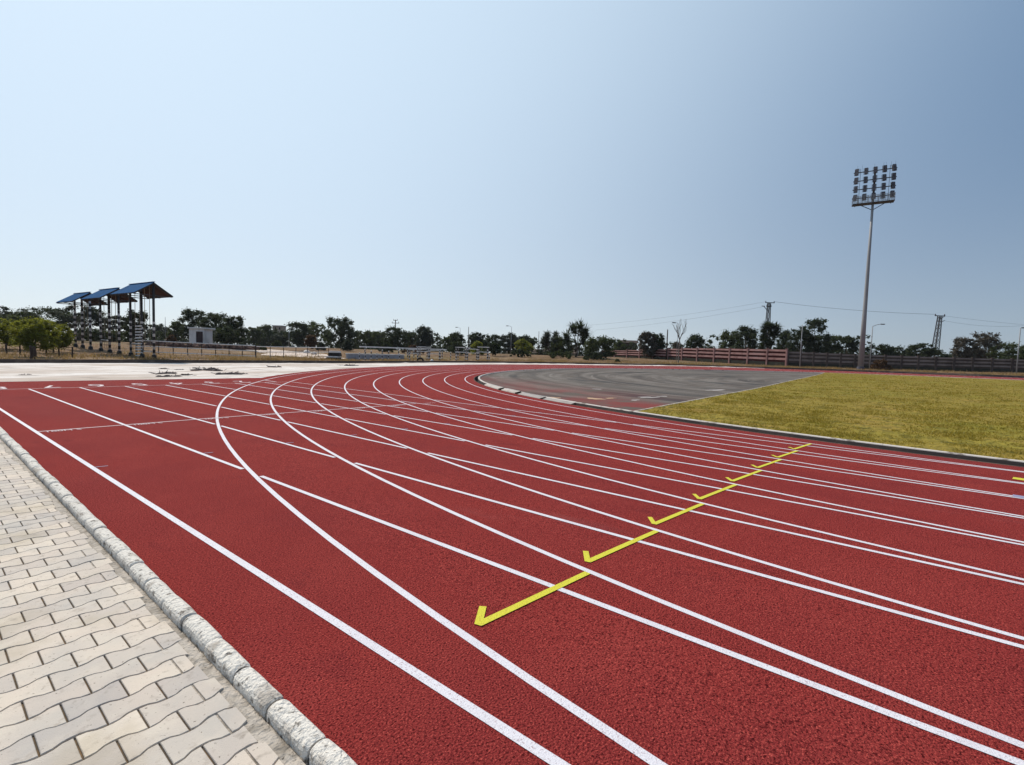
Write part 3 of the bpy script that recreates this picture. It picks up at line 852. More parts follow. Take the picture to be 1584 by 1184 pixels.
mb.tube([hp(0, 0, 0), hp(0, 0, 5.2)], [0.16, 0.12], 10)
ROWZ = [1.0, 2.28, 3.56, 4.84]
for z in ROWZ: mb.bar(hp(-2.65, 0, z), hp(2.65, 0, z), 0.11)
for a in (-1.8, 1.8): mb.bar(hp(a, 0.05, 0), hp(a, 0.05, 5.4), 0.05)
for a in (-2.2, -1.6, -0.1, 1.0, 1.3, 1.9, 2.4): mb.bar(hp(a, 0.05, 4.8), hp(a, 0.05, 5.9), 0.02)
mb.build('lamp_frame', M['dark_steel'], mast)
lamp = None
for z in ROWZ:
    for q in range(5):
        a = -2.26 + 1.13 * q
        r_ = random.Random(int(z * 100 + q))
        tl_, yw = math.radians(-12 + r_.uniform(-6, 6)), HEAD_RZ + math.radians(r_.uniform(-10, 10) + (q - 2) * 6)
        if lamp is None:
            b_ = MB(); n = 10
            # a deep rounded housing: two stacked bodies with a flared front
            for zc in (0.30, -0.30):
                b_.box((0, -0.16, zc), (0.56, 0.10, 0.57)); b_.box((0, 0.02, zc), (0.48, 0.26, 0.50)); b_.box((0, 0.19, zc), (0.30, 0.10, 0.30))
            b_.bar((-0.35, 0.0, -0.62), (-0.35, 0.0, 0.62), 0.05); b_.bar((0.35, 0.0, -0.62), (0.35, 0.0, 0.62), 0.05)
            lamp = b_.build('lamp', M['lamp_body'], mast)
            g_ = MB(); g_.box((0, -0.222, 0.30), (0.46, 0.012, 0.46)); g_.box((0, -0.222, -0.30), (0.46, 0.012, 0.46))
            gl = g_.build('lamp_glass', M['lamp_glass'], lamp); l = lamp
        else:
            l = lamp.copy(); COL.objects.link(l); l.parent = mast
            g2_ = gl.copy(); COL.objects.link(g2_); g2_.parent = l
        l.scale = (0.80, 0.80, 0.86); l.location = hp(a, -0.18, z); l.rotation_euler = (tl_, 0, yw)

# ------------------------------------------------------------------ roofed climbing towers
post_px = [(116.6, 546.6), (127.8, 546.3), (140, 547), (156, 549.7), (169.7, 550.2), (184.3, 551.6), (202.3, 552.8), (219.6, 554.5), (238.2, 555.4)]
depths = [48.6, 47.6, 46.6, 45.2, 44.1, 43.0, 41.9, 40.8, 39.7]
tower_top = [(138, 453), (182, 446.5), (235, 437.5)]
labels = ['blue roofed climbing tower farthest left of three, its roof partly behind the next',
          'blue roofed climbing tower in the middle of three standing in a row',
          'nearest blue roofed climbing tower of three, beside the striped ladder']
for t in range(3):
    idx = [3 * t + q for q in range(3)]
    Pb = [px_point(post_px[i][0], horizon(post_px[i][0]), depths[i]) for i in idx]
    for q in Pb: q[2] = float(zout(q[0], q[1])[0])
    cen = sum(Pb) / 3
    tw = thing('climbing_tower', cen, labels[t], 'climbing tower', 'blue roofed climbing towers')
    ztop = float(px_point(tower_top[t][0], tower_top[t][1], depths[idx[2]])[2]) - cen[2]
    L_ = [q - cen for q in Pb]
    for q in L_:
        mb = MB(); hgt = ztop - 0.12
        mb.tube([(0, 0, -0.3), (0, 0, hgt)], [0.092, 0.088], 10)
        o = mb.build('post', STRIPES[t], tw, True); o.location = (q[0], q[1], q[2])
        f_ = MB(); f_.tube([(0, 0, -0.1), (0, 0, 0.30)], [0.2, 0.16], 10); f_.build('footing', M['black_paint'], o)
    ax = (L_[0] - L_[2]); ax[2] = 0; ln = np.linalg.norm(ax); ax /= ln
    pr = np.array([ax[1], -ax[0], 0.0])
    if pr @ FW < 0: pr = -pr                       # pr points away from the camera
    e0 = L_[2] - ax * 0.15; e1 = L_[0] + ax * 0.05
    e0[2] = e1[2] = 0
    HW, DROP = 1.42, 0.98
    Z = np.array([0, 0, 1.0])
    def slope(sgn, z_off, name, m, seg=16):
        b_ = MB(); vs = []
        for q in range(seg * 2 + 1):
            p = e0 + (e1 - e0) * q / (2 * seg); cr = 0.018 * (1 if q % 2 else -1)
            vs += [p + Z * (ztop + z_off + cr), p + pr * sgn * HW + Z * (ztop - DROP + z_off + cr)]
        b_.add(vs, [(2 * q, 2 * q + 2, 2 * q + 3, 2 * q + 1) for q in range(2 * seg)])
        return b_.build(name, m, tw)
    for sgn in (-1, 1):
        slope(sgn, 0.0, 'roof_sheet', M['roof_blue'])
        slope(sgn, -0.06, 'roof_lining', M['roof_under'])
    mb = MB()
    mb.bar(e0 + Z * (ztop + 0.03), e1 + Z * (ztop + 0.03), 0.14, 0.05)
    mb.build('ridge_cap', M['roof_blue'], tw)
    mb = MB()
    for e in (e0 + ax * 0.15, (e0 + e1) / 2, e1 - ax * 0.1):
        for sgn in (-1, 1):
            mb.bar(e + Z * (ztop - 0.10), e + pr * sgn * (HW - .05) + Z * (ztop - DROP - 0.08), 0.07)
        mb.bar(e - pr * (HW - .1) + Z * (ztop - DROP - 0.08), e + pr * (HW - .1) + Z * (ztop - DROP - 0.08), 0.06)
    for sgn in (-1, 1):
        mb.bar(e0 + pr * sgn * (HW - .08) + Z * (ztop - DROP - 0.04), e1 + pr * sgn * (HW - .08) + Z * (ztop - DROP - 0.04), 0.06)
    mb.bar(e0 + Z * (ztop - 0.14), e1 + Z * (ztop - 0.14), 0.09)
    mb.build('roof_truss', M['dark_steel'], tw)
    for q in range(4 if t else 3):
        p = e0 + (e1 - e0) * (0.18 + 0.2 * q)
        mb = MB(); mb.tube([p + Z * (ztop - 0.15), p + ax * 0.04 + Z * (ztop - 2.5), p + Z * (0.9 + 0.2 * q)], 0.020, 6)
        mb.build('rope', M['rope'], tw)
    for z, f0, f1 in ((1.1, 0, 1), (2.35, 1, 2), (3.0, 0, 1) if t == 1 else (0.6, 1, 2)):
        a, b = L_[f0], L_[f1]
        mb = MB(); mb.bar(a + Z * z, b + Z * (z + .02), 0.055); mb.build('cross_bar', M['stripe'] if t else M['dark_wood'], tw)
    # a climbing net of crossed ropes between two of the posts
    a, b = L_[1], L_[0]; mb = MB()
    for q in range(1, 5): mb.tube([a + (b - a) * q / 5 + Z * .35, a + (b - a) * q / 5 + Z * 3.1], 0.014, 5)
    for q in range(9): mb.tube([a + Z * (.4 + .32 * q), (a + b) / 2 + Z * (.36 + .32 * q), b + Z * (.4 + .32 * q)], 0.014, 5)
    mb.build('climbing_net', M['dark_wood'], tw)
    if t == 2:
        # striped rope ladder beside the middle post
        Lp = px_point(214.6, horizon(214.6), 40.7) - cen
        for s in (-1, 1):
            mb = MB(); mb.tube([(Lp[0] + .2 * s * _cy, Lp[1] - .2 * s * _sy, 0), (Lp[0] + .2 * s * _cy, Lp[1] - .2 * s * _sy, 2.75)], 0.03, 6)
            mb.build('ladder_side', M['black_paint'], tw)
        for q in range(11):
            z = 0.14 + q * 0.245
            mb = MB(); mb.bar((Lp[0] - .26 * _cy, Lp[1] + .26 * _sy, z), (Lp[0] + .26 * _cy, Lp[1] - .26 * _sy, z + .03), 0.085)
            mb.build('ladder_rung', M['white_pipe'], tw)

# ------------------------------------------------------------------ small booth
Bb = base_at(311, 76.0)
bo = thing('booth', Bb, 'small white flat roofed booth with a dark maroon door among dark trees', 'booth', rz=math.radians(-50))
zb = float(px_point(311, 508.5, 76)[2]) - Bb[2]
def b_box(name, c, d, m, parent=bo):
    mb = MB(); mb.box(c, d); return mb.build(name, m, parent)
b_box('wall', (0, 0, zb / 2 - .2), (2.3, 2.2, zb + .2), M['white_paint'])
b_box('roof', (0.12, 0, zb + 0.02), (2.75, 2.6, 0.20), M['white_paint'])
b_box('door', (0.45, -1.125, 1.0), (1.0, 0.05, 2.0), M['door'])
fr = MB(); 
for x in (-.12, 1.02): fr.box((x, -1.13, 1.02), (0.10, 0.10, 2.05))
fr.box((0.45, -1.13, 2.08), (1.24, 0.10, 0.10)); fr.build('door_frame', M['white_paint'], bo)
wi = b_box('window', (-1.165, 0.1, 1.45), (0.04, 0.7, 0.9), M['black_paint'])
mb = MB(); mb.box((-1.175, 0.1, 1.45), (0.05, 0.05, 0.9)); mb.build('window_bar', M['white_paint'], wi)

# ------------------------------------------------------------------ distant buildings
def far_building(px, py_top, w_px, depth, label, m, roof='flat', h_min=2.5):
    Bp = base_at(px, depth); h = max(h_min, float(px_point(px, py_top, depth)[2]) - Bp[2]); w = w_px * depth / FPX
    t = thing('building', Bp, label, 'building', rz=-YAW)
    mb = MB(); mb.box((0, 0, h / 2 - .4), (w, w * 0.8, h + .8)); mb.build('wall', m, t)
    if roof == 'flat':
        mb = MB(); mb.box((0, 0, h + 0.12), (w * 1.12, w * 0.9, 0.25)); mb.build('roof', M['grey_wall'], t)
    else:
        mb = MB(); a = w * 0.6
        mb.add([(-a, -w * .5, h), (a, -w * .5, h), (a * .95, 0, h + w * .18), (-a * .95, 0, h + w * .18), (-a, w * .5, h), (a, w * .5, h)],
               [(0, 1, 2, 3), (3, 2, 5, 4), (0, 3, 4), (1, 5, 2), (0, 4, 5, 1)]); mb.build('roof', M['dark_wood'], t)
    for s in (-1, 1):
        mb = MB(); mb.box((s * w * .22, -w * .402, h - 0.9), (w * .14, 0.06, 0.9)); mb.build('window', M['black_paint'], t)
    return t
far_building(432, 505, 15, 190, 'small tan flat roofed building showing above far trees', mat('tan_plaster', (0.30, 0.26, 0.22), 0.9, 0.2))
far_building(970, 531, 24, 160, 'low dark roofed hut left of the two lobed round tree', M['dark_wood'], 'gable')

# ------------------------------------------------------------------ precast boundary walls
def bay_wall(name, A, B, label, npx, height_of, m_face, m_ledge, m_plinth, m_post, nominal=2.5):
    """wall between plan points with a post at each listed plan point"""
    pts = npx
    t = thing(name, (pts[0][0], pts[0][1], 0), label, 'wall')
    o = np.array([pts[0][0], pts[0][1], 0.0])
    for q in range(len(pts)):
        p = np.array([pts[q][0], pts[q][1], 0]) - o; zb = float(zout(pts[q][0], pts[q][1])[0]); h = height_of(q)
        d = np.array(pts[min(q + 1, len(pts) - 1)]) - np.array(pts[max(q - 1, 0)]); rz = math.atan2(d[1], d[0])
        mb = MB(); mb.box((p[0], p[1], zb + h / 2 - .15), (0.24, 0.32, h + .4), rz)
        mb.box((p[0], p[1], zb + h + 0.09), (0.36, 0.40, 0.10), rz); mb.build('post', m_post, t)
        if q == len(pts) - 1: break
        p2 = np.array([pts[q + 1][0], pts[q + 1][1], 0]) - o; z2 = float(zout(pts[q + 1][0], pts[q + 1][1])[0])
        a = p + [0, 0, zb]; b = p2 + [0, 0, z2]
        dd = (b - a); dd[2] = 0; L_ = np.linalg.norm(dd); dd /= L_
        a = a + dd * 0.155; b = b - dd * 0.155
        nr = np.array([-dd[1], dd[0], 0])
        if nr @ (CAM - (a + o)) < 0: nr = -nr
        def bd(z0, z1, off0, off1, m, nm):
            """board with a sloping face from offset off0 at z0 to off1 at z1"""
            b_ = MB(); vs = []
            for e in (a, b):
                vs += [e + nr * off0 + [0, 0, z0], e + nr * off1 + [0, 0, z1], e - nr * 0.05 + [0, 0, z1], e - nr * 0.05 + [0, 0, z0]]
            b_.add(vs, [(0, 4, 5, 1), (1, 5, 6, 2), (2, 6, 7, 3), (3, 7, 4, 0), (0, 1, 2, 3), (7, 6, 5, 4)])
            return b_.build(nm, m, t)
        pan = bd(-0.4, h * 0.24, 0.06, 0.06, m_plinth, 'plinth')
        f_ = [0.24, 0.50, 0.76, 1.0]
        for s in range(3):
            z0, z1 = h * f_[s] + 0.004, h * f_[s + 1]
            zm = z0 + (z1 - z0) * 0.50
            bd(z0, zm - 0.003, -0.02, -0.01, m_face, 'board')
            bd(zm, z1 - 0.003, 0.13, 0.07, m_ledge, 'ledge')
    return t
wpx = [(930, 118.0), (1217, 84.0)]
A = px_point(930, horizon(930), 122.0)[:2]; B = px_point(1216, horizon(1216), 84.0)[:2]
posts = [932, 950.5, 969.5, 989, 1010, 1032.5, 1054.5, 1078, 1104, 1128, 1156, 1186, 1216]
pp = [tuple(col_on_line(q, A, B)[0]) for q in posts]
def hgt(pp, posts, tops):
    def f(q):
        xy = pp[q]; dep = (np.array([xy[0], xy[1], CAM[2]]) - CAM) @ FW
        zt_ = px_point(posts[q], np.interp(posts[q], tops[0], tops[1]), dep)[2]
        return max(1.2, float(zt_) - float(zout(xy[0], xy[1])[0]))
    return f
bay_wall('boundary_wall', A, B, 'pale pink and red ribbed boundary wall with square posts, brightly lit', pp,
         hgt(pp, posts, ([930, 1060, 1217], [543, 538.5, 541])), M['wall_red'], M['wall_pink'], M['wall_plinth'], M['wall_pink'])
posts2 = [778, 800, 822, 843, 862, 878.5, 893]
A2 = px_point(778, horizon(778), 185.0)[:2]; B2 = px_point(893, horizon(893), 130.0)[:2]
pp2 = [tuple(col_on_line(q, A2, B2)[0]) for q in posts2]
bay_wall('boundary_wall', A2, B2, 'dull brown ribbed boundary wall behind the palms, left of the pink wall', pp2,
         hgt(pp2, posts2, ([778, 893], [541, 539])), M['wall_brown'], M['wall_brown_pale'], M['wall_plinth'], M['wall_brown_pale'])
posts3 = [1218.5, 1238, 1258, 1279, 1300, 1322, 1345, 1369, 1394, 1420, 1447, 1475, 1504, 1534, 1565, 1597]
A3 = px_point(1218, horizon(1218), 85.0)[:2]; B3 = px_point(1597, horizon(1597), 76.0)[:2]
pp3 = [tuple(col_on_line(q, A3, B3)[0]) for q in posts3]
bay_wall('boundary_wall', A3, B3, 'dark weathered boundary wall behind the floodlight mast', pp3,
         hgt(pp3, posts3, ([1218, 1300, 1450, 1597], [544, 548, 553, 557])), M['wall_brown'], M['wall_brown_pale'], M['wall_plinth'], M['wall_brown'])

# ------------------------------------------------------------------ poles, lights, pylons
def pole(name, px, py_top, depth, label, cat, r=0.06, m='steel', arm=None, group=None, crossarm=None):
    Bp = base_at(px, depth); h = float(px_point(px, py_top, depth)[2]) - Bp[2]
    t = thing(name, Bp, label, cat, group)
    mb = MB(); mb.tube([(0, 0, -.3), (0, 0, h)], [r, r * 0.65], 8); mb.build('pole', M[m], t, True)
    if arm:
        d = np.array([_cy, -_sy, 0]) * arm; e = d + np.array([0, 0, abs(arm) * 0.28])
        mb = MB(); mb.tube([(0, 0, h - .05), tuple(e * .5 + [0, 0, h + .06]), tuple(e + [0, 0, h])], r * 0.5, 6); mb.build('arm', M[m], t)
        u = d / np.linalg.norm(d); c = e + u * 0.25 + [0, 0, h]
        mb = MB(); mb.box(tuple(c), (0.62, 0.24, 0.11), math.atan2(u[1], u[0])); mb.box(tuple(c - [0, 0, .07]), (0.45, 0.18, 0.05), math.atan2(u[1], u[0]))
        mb.build('lamp_head', M['lamp_body'], t)
    if crossarm:
        for q, (z, w) in enumerate(crossarm):
            mb = MB(); mb.box((0, 0, h - z), (w, 0.10, 0.10), -YAW); 
            mb.build('crossarm', M[m], t)
            for s in (-1, 1):
                mb = MB(); mb.tube([(s * w * .45 * _cy, -s * w * .45 * _sy, h - z + .04), (s * w * .45 * _cy, -s * w * .45 * _sy, h - z + .32)], [.06, .04], 6); mb.build('insulator', M['lamp_body'], t)
    return t
G1 = 'street lights around the ground'
pole('street_light', 1345, 505, 80, 'street light with one raised arm just right of the floodlight mast', 'street light', 0.085, arm=1.35, group=G1)
pole('street_light', 1572, 508, 73, 'street light at the right edge with a short head', 'street light', 0.085, arm=0.25, group=G1)
pole('street_light', 790, 506, 120, 'street light with its arm to the left, above the tree row middle', 'street light', 0.07, arm=-0.8, group=G1)
pole('street_light', 711, 508, 125, 'distant street light showing above the rounded tree left of the slim pole pair', 'street light', 0.06, arm=-0.7, group=G1)
pole('street_light', 447, 510, 95, 'pale street light in front of the dark trees left of centre', 'street light', 0.07, arm=0.5, group=G1)
pole('street_light', 1046, 501, 85, 'thin street light beside the bare tree, arm to the left', 'street light', 0.05, arm=-0.5, group=G1)
pole('slim_pole', 1237, 503, 77, 'plain slim pole in front of the dark wall right of the pink wall', 'pole', 0.07)
pole('slim_pole', 669, 512, 120, 'slim short pole just right of the tall round tree', 'pole', 0.07, m='dark_wood')
pole('slim_pole', 724, 506, 120, 'slim dark pole standing between two round trees', 'pole', 0.10, m='dark_wood')
pole('slim_pole', 832.5, 513, 115, 'slim dark pole left of the palms', 'pole', 0.08, m='dark_wood')
pole('slim_pole', 892.5, 500, 105, 'pale pole rising in front of the palms', 'pole', 0.07)
pole('concrete_pole', 1030.5, 510, 105, 'thick concrete pole between the two lobed tree and the bare tree', 'pole', 0.17, m='dark_wood')
pole('power_pole', 611, 495, 110, 'power pole with crossarms rising behind a dark tree', 'power pole', 0.14, m='dark_steel', crossarm=[(0.15, 0.9), (0.75, 1.6)])
pole('slim_pole', 256, 491, 90, 'thin far pole right of the nearest blue roofed tower', 'pole', 0.05)

def pylon(px, py_top, depth, label, lean=0.0):
    Bp = base_at(px, depth); h = float(px_point(px, py_top, depth)[2]) - Bp[2]
    t = thing('lattice_pylon', Bp, label, 'pylon', 'lattice power pylons', rz=-YAW)
    w0, w1 = 0.55, 0.26; mb = MB()
    def cn(z, k):
        w = w0 + (w1 - w0) * z / h; sx, sy = ((-1, -1), (1, -1), (1, 1), (-1, 1))[k % 4]
        return (sx * w + lean * z, sy * w, z)
    n = 14
    for k in range(4):
        mb.bar(cn(-.5, k), cn(h, k), 0.13)
        for q in range(n):
            z0, z1 = h * q / n, h * (q + 1) / n
            mb.bar(cn(z0, k + q % 2), cn(z1, k + 1 - q % 2), 0.07); mb.bar(cn(z1, k), cn(z1, k + 1), 0.06)
    mb.build('lattice_mast', M['dark_steel'], t)
    return t, Bp, h
def pyl_arm(t, h, z, x0, x1, drop=0.0):
    mb = MB(); mb.box(((x0 + x1) / 2, 0, h - z), (x1 - x0, 0.22, 0.16)); mb.build('crossarm', M['dark_steel'], t)
    for x in (x0 + .1, x1 - .1):
        mb = MB(); mb.tube([(x, 0, h - z + .08), (x, 0, h - z + .40)], [.11, .08], 8); mb.build('insulator', M['lamp_body'], t)
p1, P1, h1 = pylon(1184, 469, 118, 'lattice pylon with crossarms rising out of the spiky dark tree', 0.0)
pyl_arm(p1, h1, 0.0, -0.9, 1.3); pyl_arm(p1, h1, 0.9, -0.6, 0.6)
mb = MB(); mb.bar((-0.2, 0, h1 - 2.0), (-1.2, 0, h1 - 0.9), 0.12); mb.box((-1.35, 0, h1 - .85), (0.7, 0.15, 0.14)); mb.build('stay_arm', M['dark_steel'], p1)
p2, P2, h2 = pylon(1443, 489, 108, 'leaning lattice pylon right of the floodlight mast', 0.055)
l2 = 0.055 * h2
pyl_arm(p2, h2, 0.0, l2 - 1.1, l2 + 1.1); 
mb = MB(); mb.bar((l2 + .2, 0, h2 - 1.4), (l2 + 1.1, 0, h2 - 1.0), 0.11); mb.bar((l2, 0, h2 - .8), (l2 + 1.0, 0, h2 - .1), 0.09); mb.build('stay_arm', M['dark_steel'], p2)
def wire(a, b, sag, label, r=0.016):
    a = np.array(a, float); b = np.array(b, float); n = 18
    pts = [a + (b - a) * q / n - np.array([0, 0, sag * 4 * (q / n) * (1 - q / n)]) for q in range(n + 1)]
    mb = MB(); mb.tube(pts, r, 5)
    return tag(mb.build('power_line', M['dark_steel']), label, 'power line', 'power lines between the pylons')
T1 = np.array([P1[0], P1[1], P1[2] + h1]); T2 = np.array([P2[0], P2[1], P2[2] + h2]); hr = np.array([_cy, -_sy, 0])
wire(T1 + hr * 1.1 + [0, 0, .3], T2 - hr * (1.0 - l2) + [0, 0, .3], 0.5, 'sagging power line between the two lattice pylons', 0.028)
wire(T2 + hr * (1.1 + l2), px_point(1640, 507, 104), 0.2, 'faint power line running off right from the top of the leaning pylon')
wire(T2 + hr * (.9 + l2) - [0, 0, 1.0], px_point(1640, 497, 102), 1.2, 'faint lower power line running off right from the leaning pylon')
wire(T1 - hr * .9 + [0, 0, .2], px_point(915, 503, 150), 0.6, 'faint upper power line running off left from the pylon in the trees')
wire(T1 - hr * 1.3 - [0, 0, 1.0], px_point(920, 511, 150), 0.6, 'faint lower power line running off left from the pylon in the trees')

# ------------------------------------------------------------------ trees
def leaves(cen, rad, n, size, seed, flat=1.0, up=0.35, long_=1.0):
    """n leaf quads scattered in each ball of cen/rad"""
    r_ = np.random.default_rng(seed)
    k = len(cen); per = np.maximum(8, (n * rad ** 1.6 / (rad ** 1.6).sum() * r_.uniform(0.5, 1.5, k)).astype(int))
    C = np.repeat(cen, per, 0); R = np.repeat(rad, per)
    N = len(C)
    d = r_.normal(size=(N, 3)); d /= np.linalg.norm(d, axis=1)[:, None]
    q = np.minimum(np.abs(r_.normal(0, 0.62, N)), 1.35) * R
    p = C + d * q[:, None] * [1, 1, flat]
    a = r_.normal(size=(N, 3)); a[:, 2] *= up; a /= np.linalg.norm(a, axis=1)[:, None]
    b = np.cross(a, r_.normal(size=(N, 3))); b /= np.linalg.norm(b, axis=1)[:, None]
    s = size * r_.uniform(0.6, 1.35, N)[:, None]
    a = a * s * long_; b = b * s * 0.55
    V = np.stack([p - a, p + b * 0.9 - a * .1, p + a, p - b * 0.9 + a * .1], 1).reshape(-1, 3)
    return V
def tree(kind, px, py_top, w_px, depth, label, leaf, seed, crown=0.72, name='tree', group='trees around the ground', n=3600, py_bot=None):
    r_ = np.random.default_rng(seed)
    Bp = base_at(px, depth); h = float(px_point(px, py_top, depth)[2]) - Bp[2]; w = w_px * depth / FPX
    h = max(h, 0.5)
    t = thing(name, Bp, label, 'bush' if name == 'bush' else 'palm' if name == 'palm' else 'tree', group)
    size = min(0.20, max(0.07, 0.0017 * depth)); n = int(n * 2.2)
    c0 = h * (1 - crown)
    cen, rad = [], []
    if kind == 'round':
        m = 64
        for q in range(m):
            ph = r_.uniform(0, 2 * math.pi); u = r_.random() ** 0.42; zz = r_.random()
            env = (1 - abs(2 * (0.12 + 0.82 * zz) - 1) ** 2.6) ** 0.5 * (1 + 0.16 * math.sin(2 * ph + seed) + 0.12 * math.sin(3 * ph + 2 * seed))
            rr_ = w / 2 * 0.88 * u * env
            cen.append((rr_ * math.cos(ph), rr_ * math.sin(ph), c0 + (h - c0) * (0.06 + 0.86 * zz))); rad.append(math.sqrt(w * h) * r_.uniform(0.07, 0.17))
        flat, up, lg = 0.8, 0.5, 1.0
    elif kind == 'acacia':
        m = 70
        for q in range(m):
            ph = r_.uniform(0, 2 * math.pi); u = r_.random() ** 0.5
            rr_ = w / 2 * 0.9 * u
            lay = r_.choice([0.45, 0.66, 0.86], p=[.25, .35, .4])
            dome = (1 - 0.35 * u * u)
            cen.append((rr_ * math.cos(ph), rr_ * math.sin(ph), c0 + (h - c0) * lay * dome + r_.normal(0, .03) * h)); rad.append(w * r_.uniform(0.06, 0.13))
        flat, up, lg = 0.42, 0.2, 0.9
    elif kind == 'loose':
        m = 62
        for q in range(m):
            ph = r_.uniform(0, 2 * math.pi); u = r_.random() ** 0.5; zz = r_.random()
            env = 0.45 + 0.55 * math.sin(math.pi * min(1, 0.1 + 0.8 * zz))
            rr_ = w / 2 * 0.9 * u * env
            cen.append((rr_ * math.cos(ph), rr_ * math.sin(ph), c0 + (h - c0) * (0.05 + 0.90 * zz))); rad.append(math.sqrt(w * h) * r_.uniform(0.06, 0.14))
        flat, up, lg = 0.9, 0.7, 1.1
    elif kind == 'bush':
        m = 34
        for q in range(m):
            ph = r_.uniform(0, 2 * math.pi); u = r_.random() ** 0.5; zz = r_.random()
            rr_ = w / 2 * 0.85 * u * math.sqrt(max(0.05, 1 - zz * zz))
            cen.append((rr_ * math.cos(ph), rr_ * math.sin(ph), h * (0.10 + 0.80 * zz))); rad.append(min(w, h) * r_.uniform(0.10, 0.2))
        flat, up, lg = 0.8, 0.7, 1.0
    cen = np.array(cen) if cen else np.zeros((0, 3)); rad = np.array(rad)
    if kind in ('palm', 'spiky'):
        # stiff fans of long narrow leaves on several heads
        Vs = []; heads = 8 if kind == 'palm' else 14
        for q in range(heads):
            hx, hy = r_.uniform(-.36, .36) * w, r_.uniform(-.36, .36) * w; hz = h * (r_.uniform(0.35, 0.86) if q else 0.80)
            if kind == 'spiky': hz = h * r_.uniform(0.25, .86); sh = 1 - 0.6 * hz / h; hx *= sh * 1.25; hy *= sh * 1.25
            cen = np.vstack([cen, [hx, hy, hz]]); 
            for k in range(90):
                d = r_.normal(size=3); d[2] = abs(d[2]) * 0.8 + (0.05 if k % 3 else -0.5); d /= np.linalg.norm(d)
                l_ = h * (r_.uniform(0.20, 0.36) if kind == 'palm' else r_.uniform(0.13, 0.22)); sd_ = np.cross(d, [0, 0, 1.0]); sd_ = sd_ / (np.linalg.norm(sd_) + 1e-6) * max(0.05, .00075 * depth)
                p0 = np.array([hx, hy, hz]); p1 = p0 + d * l_ * 0.6; p2 = p0 + d * l_ + np.array([0, 0, -0.10 * l_])
                Vs += [p0, p1 + sd_, p2, p1 - sd_]
        rad = np.full(len(cen), w * 0.10)
        V = np.vstack([np.array(Vs), leaves(cen, rad * 1.1, n // 5, size, seed + 1, 1.0, .8, 1.8)])
    else:
        V = leaves(cen, rad, n, size, seed + 1, flat, up, lg)
    link('crown', np_mesh('crown', V, np.arange(len(V)).reshape(-1, 4)), M[leaf], t)
    # trunk and limbs reaching the clumps
    mb = MB(); tr = max(0.05, 0.022 * h)
    fork = c0 * 0.75 + 0.08 * h if kind != 'bush' else 0.06 * h
    mb.tube([(0, 0, -.3), (r_.normal(0, .03) * h, r_.normal(0, .02) * h, fork * .6), (0, 0, fork)], [tr * 1.3, tr, tr * .85], 7)
    ch = r_.choice(len(cen), min(len(cen), 11 if kind != 'bush' else 6), replace=False)
    for q in ch:
        e = Vector(cen[q]); mid = Vector((e.x * .45 + r_.normal(0, .03) * w, e.y * .45, fork + (e.z - fork) * .6))
        mb.tube([(0, 0, fork * .95), mid, e], [tr * .6, tr * .36, tr * .12], 5)
    mb.build('trunk', M['bark'], t)
    return t
def trees(rows):
    for q, (kind, px, top, wpx, dep, leaf, label, *kw) in enumerate(rows):
        k = kw[0] if kw else {}
        tree(kind, px, top, wpx, dep, label, leaf, 100 + q * 7, **k)
GB = dict(name='bush', crown=0.95, group='bushes and shrubs', n=2200)
def gb(n=2200): d = dict(GB); d['n'] = n; return d
